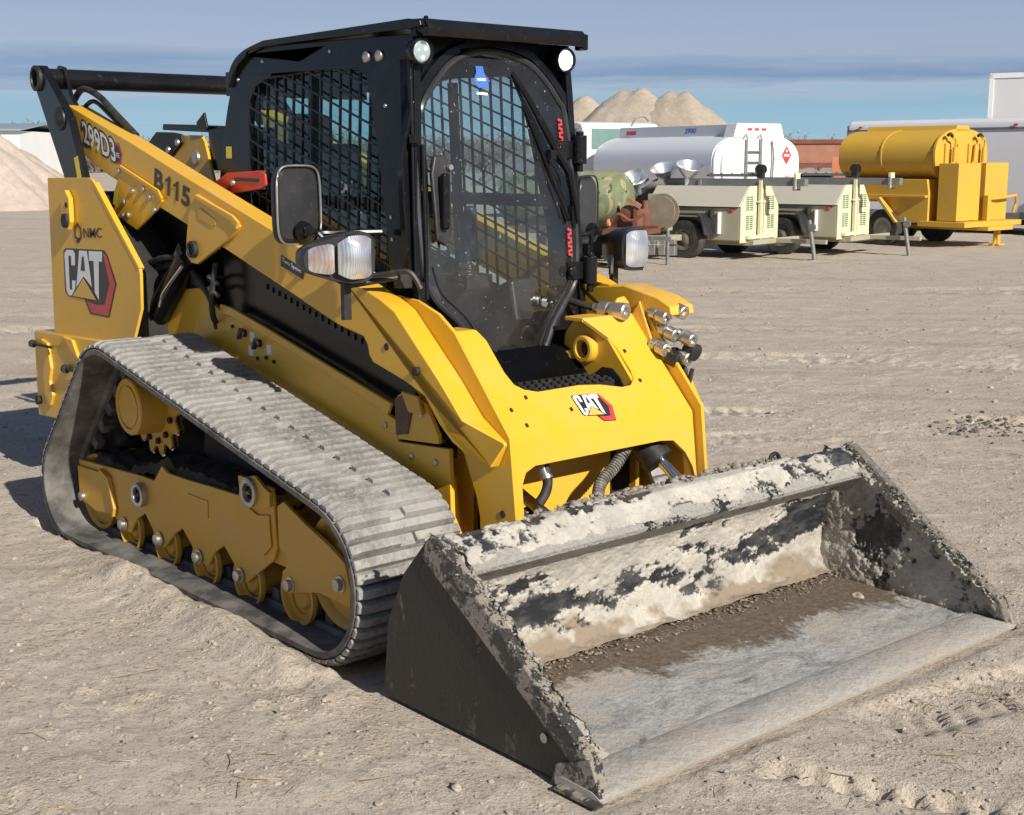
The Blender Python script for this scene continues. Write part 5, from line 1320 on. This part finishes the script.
m = MB(); m.prism([(-5.3,.6),(-5.3,2.50),(-5.38,2.63),(-5.6,2.68),(-7.3,2.66),(-7.55,2.50),(-7.8,1.75),(-8.6,1.62),(-8.75,1.3),(-8.75,.6)], -1.15, 1.15); cb_ = m.build('cab', M_wht, t, bevel=.05, seg=3)
m = MB(); m.prism([(-5.55,1.95),(-5.55,2.50),(-6.45,2.50),(-6.45,1.95)], -1.165, -1.15); m.prism([(-6.6,1.90),(-6.6,2.50),(-7.3,2.50),(-7.5,1.90)], -1.165, -1.15); m.split('window', M_pane, cb_, bevel=.01)
m = MB(); m.prism([(-.9,1.95),(-.9,2.5),(.9,2.5),(.9,1.95)], -5.295, -5.28, 'x'); m.build('rear_window', M_pane, cb_)
m = MB(); m.tube(smoothpath([(-4.9,.0,2.55),(-4.85,.1,2.75),(-4.8,.3,2.82),(-4.8,.45,2.7)]), .02); m.build('vent_pipe', M_gal, t)

# camouflage tank on a rusty trailer frame
t = yard('camouflage_tank_trailer', 'old camouflage-painted tank on a rusty trailer frame beside the loader mirror', 'tank trailer', 1.50, 22.6, 62)
def camo():
    m, nt, b = newmat('camouflage_paint')
    c = mix(nt, ramp(nt, noise(nt, 1.5, 2, .4, dist=1.6), [(.48, 0), (.49, 1)]), (.16,.19,.10), (.21,.24,.135))
    c = mix(nt, ramp(nt, noise(nt, 1.9, 2, .4, stretch=(1,2.3,1), dist=2.2), [(.60, 0), (.61, 1)]), c, (.36,.30,.15))
    c = mix(nt, ramp(nt, noise(nt, 2.6, 2, .4, stretch=(2,1,1), dist=2.4), [(.64, 0), (.65, 1)]), c, (.06,.075,.05))
    nt.links.new(c, b.inputs['Base Color']); b.inputs['Roughness'].default_value = .6; return m
ovaltank(-1.6, .25, .48, .46, 1.02, .22, 1.0).build('tank', camo(), t)
m = MB(); m.box((-.6,-.42,.52), (2.9,.09,.12)); m.box((-.6,.42,.52), (2.9,.09,.12))
for x in (-1.8,-.9,.1,.8): m.box((x,0,.50), (.08,.9,.08))
m.box((.78,-.42,.75), (.07,.07,.45)); m.box((-.55,-.50,1.15), (.08,.05,.9)); m.box((-.55,-.50,1.62), (.5,.12,.04)); m.build('frame', M_rust, t, bevel=.004)
for s in (-1, 1): wheel(t, -.5, s*.66, .32, .2)
m = MB(); m.lathe((.62,-.30,.80), (0,-1,0), [(0,.14),(.1,.14),(.12,.05)], 20); m.box((.55,-.1,.72), (.35,.3,.30)); m.lathe((.72,.1,.60),(0,0,1),[(0,.10),(.2,.10),(.25,.05),(.4,.05)],14)
m.tube(smoothpath([(.3,-.45,.62),(.5,-.5,.8),(.7,-.45,.7),(.9,-.4,.8)]), .025); m.build('pump', M_rust, t)
m = MB(); m.lathe((.30,-.48,.66), (1,0,0), [(0,.02),(.02,.06),(.05,.06),(.06,.02)], 12); m.build('valve_wheel', M_oran, t)
m = MB(); m.box((.75,-.45,.98), (.26,.05,.07), ('Y', .5)); m.build('reflector_board', M_rust2, t)
m = MB(); m.cyl((1.30,-.35,.55), (1.30,-.35,.0), .03); m.box((1.1,-.35,.42),(.5,.06,.06)); m.build('jack', M_gal, t)
t = yard('winch_unit', 'rusty cable reel on a beige mount beside the camouflage tank', 'cable reel', 2.52, 23.2, 60)
m = MB(); m.box((0,0,.78), (.34,.30,.62)); m.box((-.1,0,.35), (.8,.5,.10)); m.build('mount', M_olive, t, bevel=.01)
m = MB(); m.lathe((.12,-.16,.80), (0,-1,0), [(0,.30),(.03,.30),(.03,.12),(.10,.12),(.10,.27),(.13,.27)], 30); m.build('reel', dusty('weathered_steel', (.20,.16,.12), amt=.4, rough=.7), t)
m = MB(); m.lathe((-.42,-.25,.60),(0,0,1),[(0,.09),(.25,.09),(.30,.05)],14); m.build('cylinder_block', M_dark, t)
m = MB()
for i in range(5): m.box((-.35+.18*i,-.30,.16), (.12,.12,.16)); m.box((-.35+.18*i,-.28,.30), (.10,.10,.08))
m.build('chain_pile', M_zinc, t, bevel=.01)

# rust-red dump trailer, orange hopper
t = yard('dump_trailer', 'rusty red high-sided dump trailer far behind, between white tanker and yellow tank', 'dump trailer', 14.5, 46, 84)
m = MB()
m.prism([(-5.6,1.55),(-5.6,2.18),(0,2.18),(0,1.55)], -.05, .05); m.prism([(-5.6,1.55),(-5.6,2.18),(0,2.18),(0,1.55)], 2.2, 2.3); m.box((-2.8,1.12,1.50), (5.6,2.3,.1)); m.box((-5.55,1.12,1.86), (.1,2.3,.64)); m.build('side_boards', M_rust2, t)
m = MB(); m.box((-2.8,-.07,2.26), (5.8,.10,.14)); m.box((-2.8,2.32,2.26), (5.8,.10,.14)); m.box((-2.8,-.07,1.46), (5.8,.10,.14)); m.build('rail', M_rust, t, bevel=.01)
m = MB(); m.box((-2.8,1.1,1.0), (5.6,.9,.25)); m.build('chassis', M_dark, t)
for x in (-1.2,-2.4): wheel(t, x, .1, .5, .28); wheel(t, x, 2.1, .5, .28)
t = yard('orange_hopper', 'faded orange hopper bin behind the left end of the yellow tank trailer', 'hopper', 9.75, 40, 75)
m = MB(); m.v = [(-.25,-.25,.75),(.25,-.25,.75),(.25,.25,.75),(-.25,.25,.75),(-.42,-.42,1.30),(.42,-.42,1.30),(.42,.42,1.30),(-.42,.42,1.30),(-.42,-.42,1.74),(.42,-.42,1.74),(.42,.42,1.74),(-.42,.42,1.74)]
m.f = [(0,3,2,1),(8,9,10,11)]+[(a+i, a+(i+1) % 4, a+4+(i+1) % 4, a+4+i) for a in (0,4) for i in range(4)]; m.build('bin', M_oran, t, bevel=.01)
m = MB()
for sx in (-1,1):
    for sy in (-1,1): m.box((sx*.38,sy*.38,.60), (.06,.06,1.2))
m.split('leg', M_rust, t); m = MB(); m.add([(-.12,-.425,1.42),(.12,-.425,1.42),(0,-.425,1.62)], [(0,1,2)]); m.build('warning_mark', M_red, t, smooth=False)
t = yard('flatbed_frame', 'dark bare truck frame standing behind the second light tower', 'truck frame', 9.0, 36, 75)
m = MB(); m.box((0,0,.95), (2.6,.9,.14)); m.box((0,0,.70), (2.2,.7,.25)); m.box((-.9,-.3,1.15),(.5,.4,.3)); m.tube(smoothpath([(.2,-.3,1.05),(.4,-.3,1.35),(.9,-.3,1.35),(1.1,-.3,1.05)]),.03); m.build('frame', M_dark, t, bevel=.01)
for x in (-.8,.8):
    for y in (-.6,.6): wheel(t, x, y, .42, .25)

# ------------------------------------------------------------------ gravel piles, building, brush
def pile(name, label, cones, col, colb, slope, seed, cell):
    m, nt, b = newmat(name+'_gravel')
    c = mix(nt, ramp(nt, noise(nt, .25, 8, .7, dist=.5), [(.35, 0), (.65, 1)]), col, colb)
    c = mix(nt, ramp(nt, noise(nt, 4, 6, .7), [(.4, .4), (.6, 0)]), c, tuple(q*.7 for q in col))
    nt.links.new(c, b.inputs['Base Color']); b.inputs['Roughness'].default_value = .95
    bump(nt, b, noise(nt, 3, 8, .7), .6, .08)
    cs = [(*G(a, d), h) for a, d, h in cones]
    x0 = min(c_[0]-c_[2]/slope for c_ in cs)-1; x1 = max(c_[0]+c_[2]/slope for c_ in cs)+1
    y0 = min(c_[1]-c_[2]/slope for c_ in cs)-1; y1 = max(c_[1]+c_[2]/slope for c_ in cs)+1
    xs = np.arange(x0, x1, cell); ys = np.arange(y0, y1, cell); X_, Y_ = np.meshgrid(xs, ys, indexing='ij'); Z_ = np.full(X_.shape, -1.0)
    for k, (cx, cy, h) in enumerate(cs):
        r = np.hypot(X_-cx, Y_-cy); th = np.arctan2(Y_-cy, X_-cx)
        rough = 1+.10*fbm(np.cos(th)*6+9*k, np.sin(th)*6, 1.0, 4, seed+k)*2
        Z_ = np.maximum(Z_, h-slope*rough*(np.sqrt(r*r+.06)-.2))
    Z_ += .75*fbm(X_, Y_, .28, 5, seed+20, .6)+.3*fbm(X_, Y_, 1.4, 3, seed+30)
    co = np.stack([X_, Y_, np.maximum(Z_, -.4)], -1).reshape(-1, 3); idx = np.arange(X_.size).reshape(X_.shape)
    fc = np.stack([idx[:-1,:-1], idx[1:,:-1], idx[1:,1:], idx[:-1,1:]], -1).reshape(-1, 4)
    keep = co[fc][:, :, 2].max(1) > -.3; fc = fc[keep]
    me = bpy.data.meshes.new(name); me.from_pydata(co.tolist(), [], fc.tolist()); me.shade_smooth(); me.materials.append(m)
    o = bpy.data.objects.new('gravel_pile', me); COL.objects.link(o); return tag(o, label, 'gravel pile')
pile('pink', 'large pinkish gravel pile at the left edge, behind the rear of the loader', [(-21.9,50.5,4.45),(-24.5,53,4.3)], (.46,.37,.315), (.53,.44,.375), .70, 3, .18)
GP = ((.36,.30,.23), (.45,.39,.32))
pile('a', 'small far gravel pile beside the cab, leftmost of the pale heaps on the skyline', [(4.95,94,5.9)], *GP, .80, 40, .3)
pile('b', 'broad twin-peaked gravel pile on the skyline, above the cab of the white fuel truck', [(7.3,90,6.1),(8.45,89.5,6.25)], *GP, .80, 50, .3)
pile('c', 'far gravel pile on the skyline above the oval tank, rightmost of the pale heaps', [(10.1,89,6.15),(11.15,88.6,6.1)], *GP, .76, 60, .3)
t = yard('white_building', 'low white metal building partly hidden by the pinkish gravel pile at the left edge', 'building', -26.7, 75, 90)
m = MB(); m.box((-8,4,1.65), (16,8,3.3)); w_ = m.build('wall', M_wht, t)
m = MB(); m.prism([(-.3,3.3),(4,3.72),(8.3,3.3),(8.3,3.38),(4,3.80),(-.3,3.38)], -16.2, .2, 'x'); m.build('roof', dusty('blue_grey_roof', (.25,.33,.38), amt=.2, rough=.4), t)
m = MB(); m.box((-4,-.03,1.2), (2.6,.05,2.4)); m.build('roller_door', M_grw, w_)
def brush(name, label, n, reg, hmin, hmax, col, cat, w=.05):
    m = MB()
    for i in range(n):
        x, y = reg(); h = random.uniform(hmin, hmax); nb = 26
        for k in range(nb):
            a = random.random()*6.28; sp = random.uniform(.1, .55)*h; z0 = random.uniform(0, .45)*h; z1 = min(h, z0+random.uniform(.25, .6)*h)
            b_ = Vector((x+math.cos(a)*sp*.25, y+math.sin(a)*sp*.25, z0)); e_ = Vector((x+math.cos(a)*sp, y+math.sin(a)*sp, z1)); q = Vector((Rv[0], Rv[1], 0))*w*random.uniform(.5,1.3)
            m.add([b_-q, b_+q, e_+q*.4, e_-q*.4], [(0,1,2,3)])
            for kk in range(3):
                f_ = e_+Vector((random.gauss(0,.09)*h, random.gauss(0,.09)*h, random.gauss(.02,.06)*h)); m.add([e_-q*.5, e_+q*.5, f_], [(0,1,2)])
                d_ = Vector((random.gauss(0,.05)*h, random.gauss(0,.05)*h, random.uniform(.02,.07)*h)); m.add([f_-q, f_+q, f_+d_], [(0,1,2)])
    o = m.build(name, dusty(name+'_bark', col, dust=tuple(c*1.5 for c in col), amt=.5, rough=.9, scale=1), smooth=False); return tag(o, label, cat, kind='stuff')
def far_reg():
    d = random.uniform(190, 280); return G(random.uniform(-.75,.75)*d, d)
brush('distant_trees', 'hazy band of bare grey-brown trees along the horizon', 900, far_reg, 3.0, 6.2, (.16,.135,.11), 'trees', .12)
def br2():
    d = random.uniform(84, 92); return G(random.uniform(-30.5,-27.6)*d/84, d)
brush('brush_thicket', 'dry brown brush beside the white building', 120, br2, 2.2, 3.9, (.17,.13,.10), 'brush', .06)

# ------------------------------------------------------------------ sky, sun, camera
w = bpy.data.worlds.new('World'); sc.world = w; w.use_nodes = True; nt = w.node_tree
bg = nt.nodes['Background']; SKY = .10
sky = nt.nodes.new('ShaderNodeTexSky'); sky.sky_type = 'NISHITA'; sky.sun_disc = False
sun_dir = Vector((1, -.11, .585)).normalized()
sky.sun_elevation = math.asin(sun_dir.z); sky.sun_rotation = math.atan2(sun_dir.x, sun_dir.y)
sky.dust_density = 1.2
tc = nt.nodes.new('ShaderNodeTexCoord'); sep = nt.nodes.new('ShaderNodeSeparateXYZ'); nt.links.new(tc.outputs['Generated'], sep.inputs[0])
mp = nt.nodes.new('ShaderNodeMapping'); mp.inputs['Scale'].default_value = (2.2,2.2,34); nt.links.new(tc.outputs['Generated'], mp.inputs[0])
n1 = nt.nodes.new('ShaderNodeTexNoise'); n1.inputs['Scale'].default_value = 1.6; n1.inputs['Detail'].default_value = 10; n1.inputs['Roughness'].default_value = .62; n1.inputs['Distortion'].default_value = .4
nt.links.new(mp.outputs[0], n1.inputs['Vector'])
z = mathn(nt, 'MULTIPLY_ADD', mathn(nt, 'SUBTRACT', n1.outputs['Fac'], .5), .046, sep.outputs['Z'])
z = mathn(nt, 'MULTIPLY', z, 1/.40)
EXPO = .34; K = 1/SKY/2**EXPO
def k(c): return tuple(v*K for v in c)
def s8(r, g, b): return tuple(((v/255+.055)/1.055)**2.4 for v in (r, g, b))
sk = ramp(nt, z, [(0, k(s8(176,206,220))), (.05, k(s8(150,193,217))), (.10, k(s8(136,180,210))), (.125, k(s8(160,182,208))), (.15, k(s8(108,140,184))), (.19, k(s8(156,171,200))), (.26, k(s8(150,167,199))), (.40, k(s8(132,153,190))), (.7, k(s8(94,110,142))), (1.0, k(s8(80,96,128)))])
e_ = None
f2 = nt.nodes.new('ShaderNodeMath'); f2.operation = 'MULTIPLY'; f2.inputs[1].default_value = 1.0
nt.links.new(mix(nt, .85, sky.outputs[0], sk), bg.inputs['Color']); bg.inputs['Strength'].default_value = SKY
sl = bpy.data.lights.new('sun', 'SUN'); sl.energy = 4.9; sl.angle = R(.55); sl.color = (1,.94,.84)
so_ = bpy.data.objects.new('sun', sl); COL.objects.link(so_); so_.rotation_euler = sun_dir.to_track_quat('Z', 'Y').to_euler()
cd = bpy.data.cameras.new('camera'); cam = bpy.data.objects.new('camera', cd); COL.objects.link(cam); sc.camera = cam
cd.sensor_width = 36; cd.lens = 1355.2376*36/1024; cd.clip_start = .05; cd.clip_end = 6000
a_, p_, r_ = 2.4315248, -.1800822, -.00198
fw = Vector((math.cos(p_)*math.cos(a_), math.cos(p_)*math.sin(a_), math.sin(p_))); rt = fw.cross(Vector((0,0,1))).normalized(); up = rt.cross(fw)
r2 = rt*math.cos(r_)+up*math.sin(r_); u2 = -rt*math.sin(r_)+up*math.cos(r_)
Mc = Matrix((r2, u2, -fw)).transposed().to_4x4(); Mc.translation = (6.300407, -3.332797, 1.642476); cam.matrix_world = Mc
vs = sc.view_settings; vs.view_transform = 'Standard'; vs.look = 'None'; vs.exposure = EXPO; vs.gamma = 1; vs.use_curve_mapping = False
sc.cycles.use_denoising = True; sc.cycles.max_bounces = 8; sc.cycles.transparent_max_bounces = 16
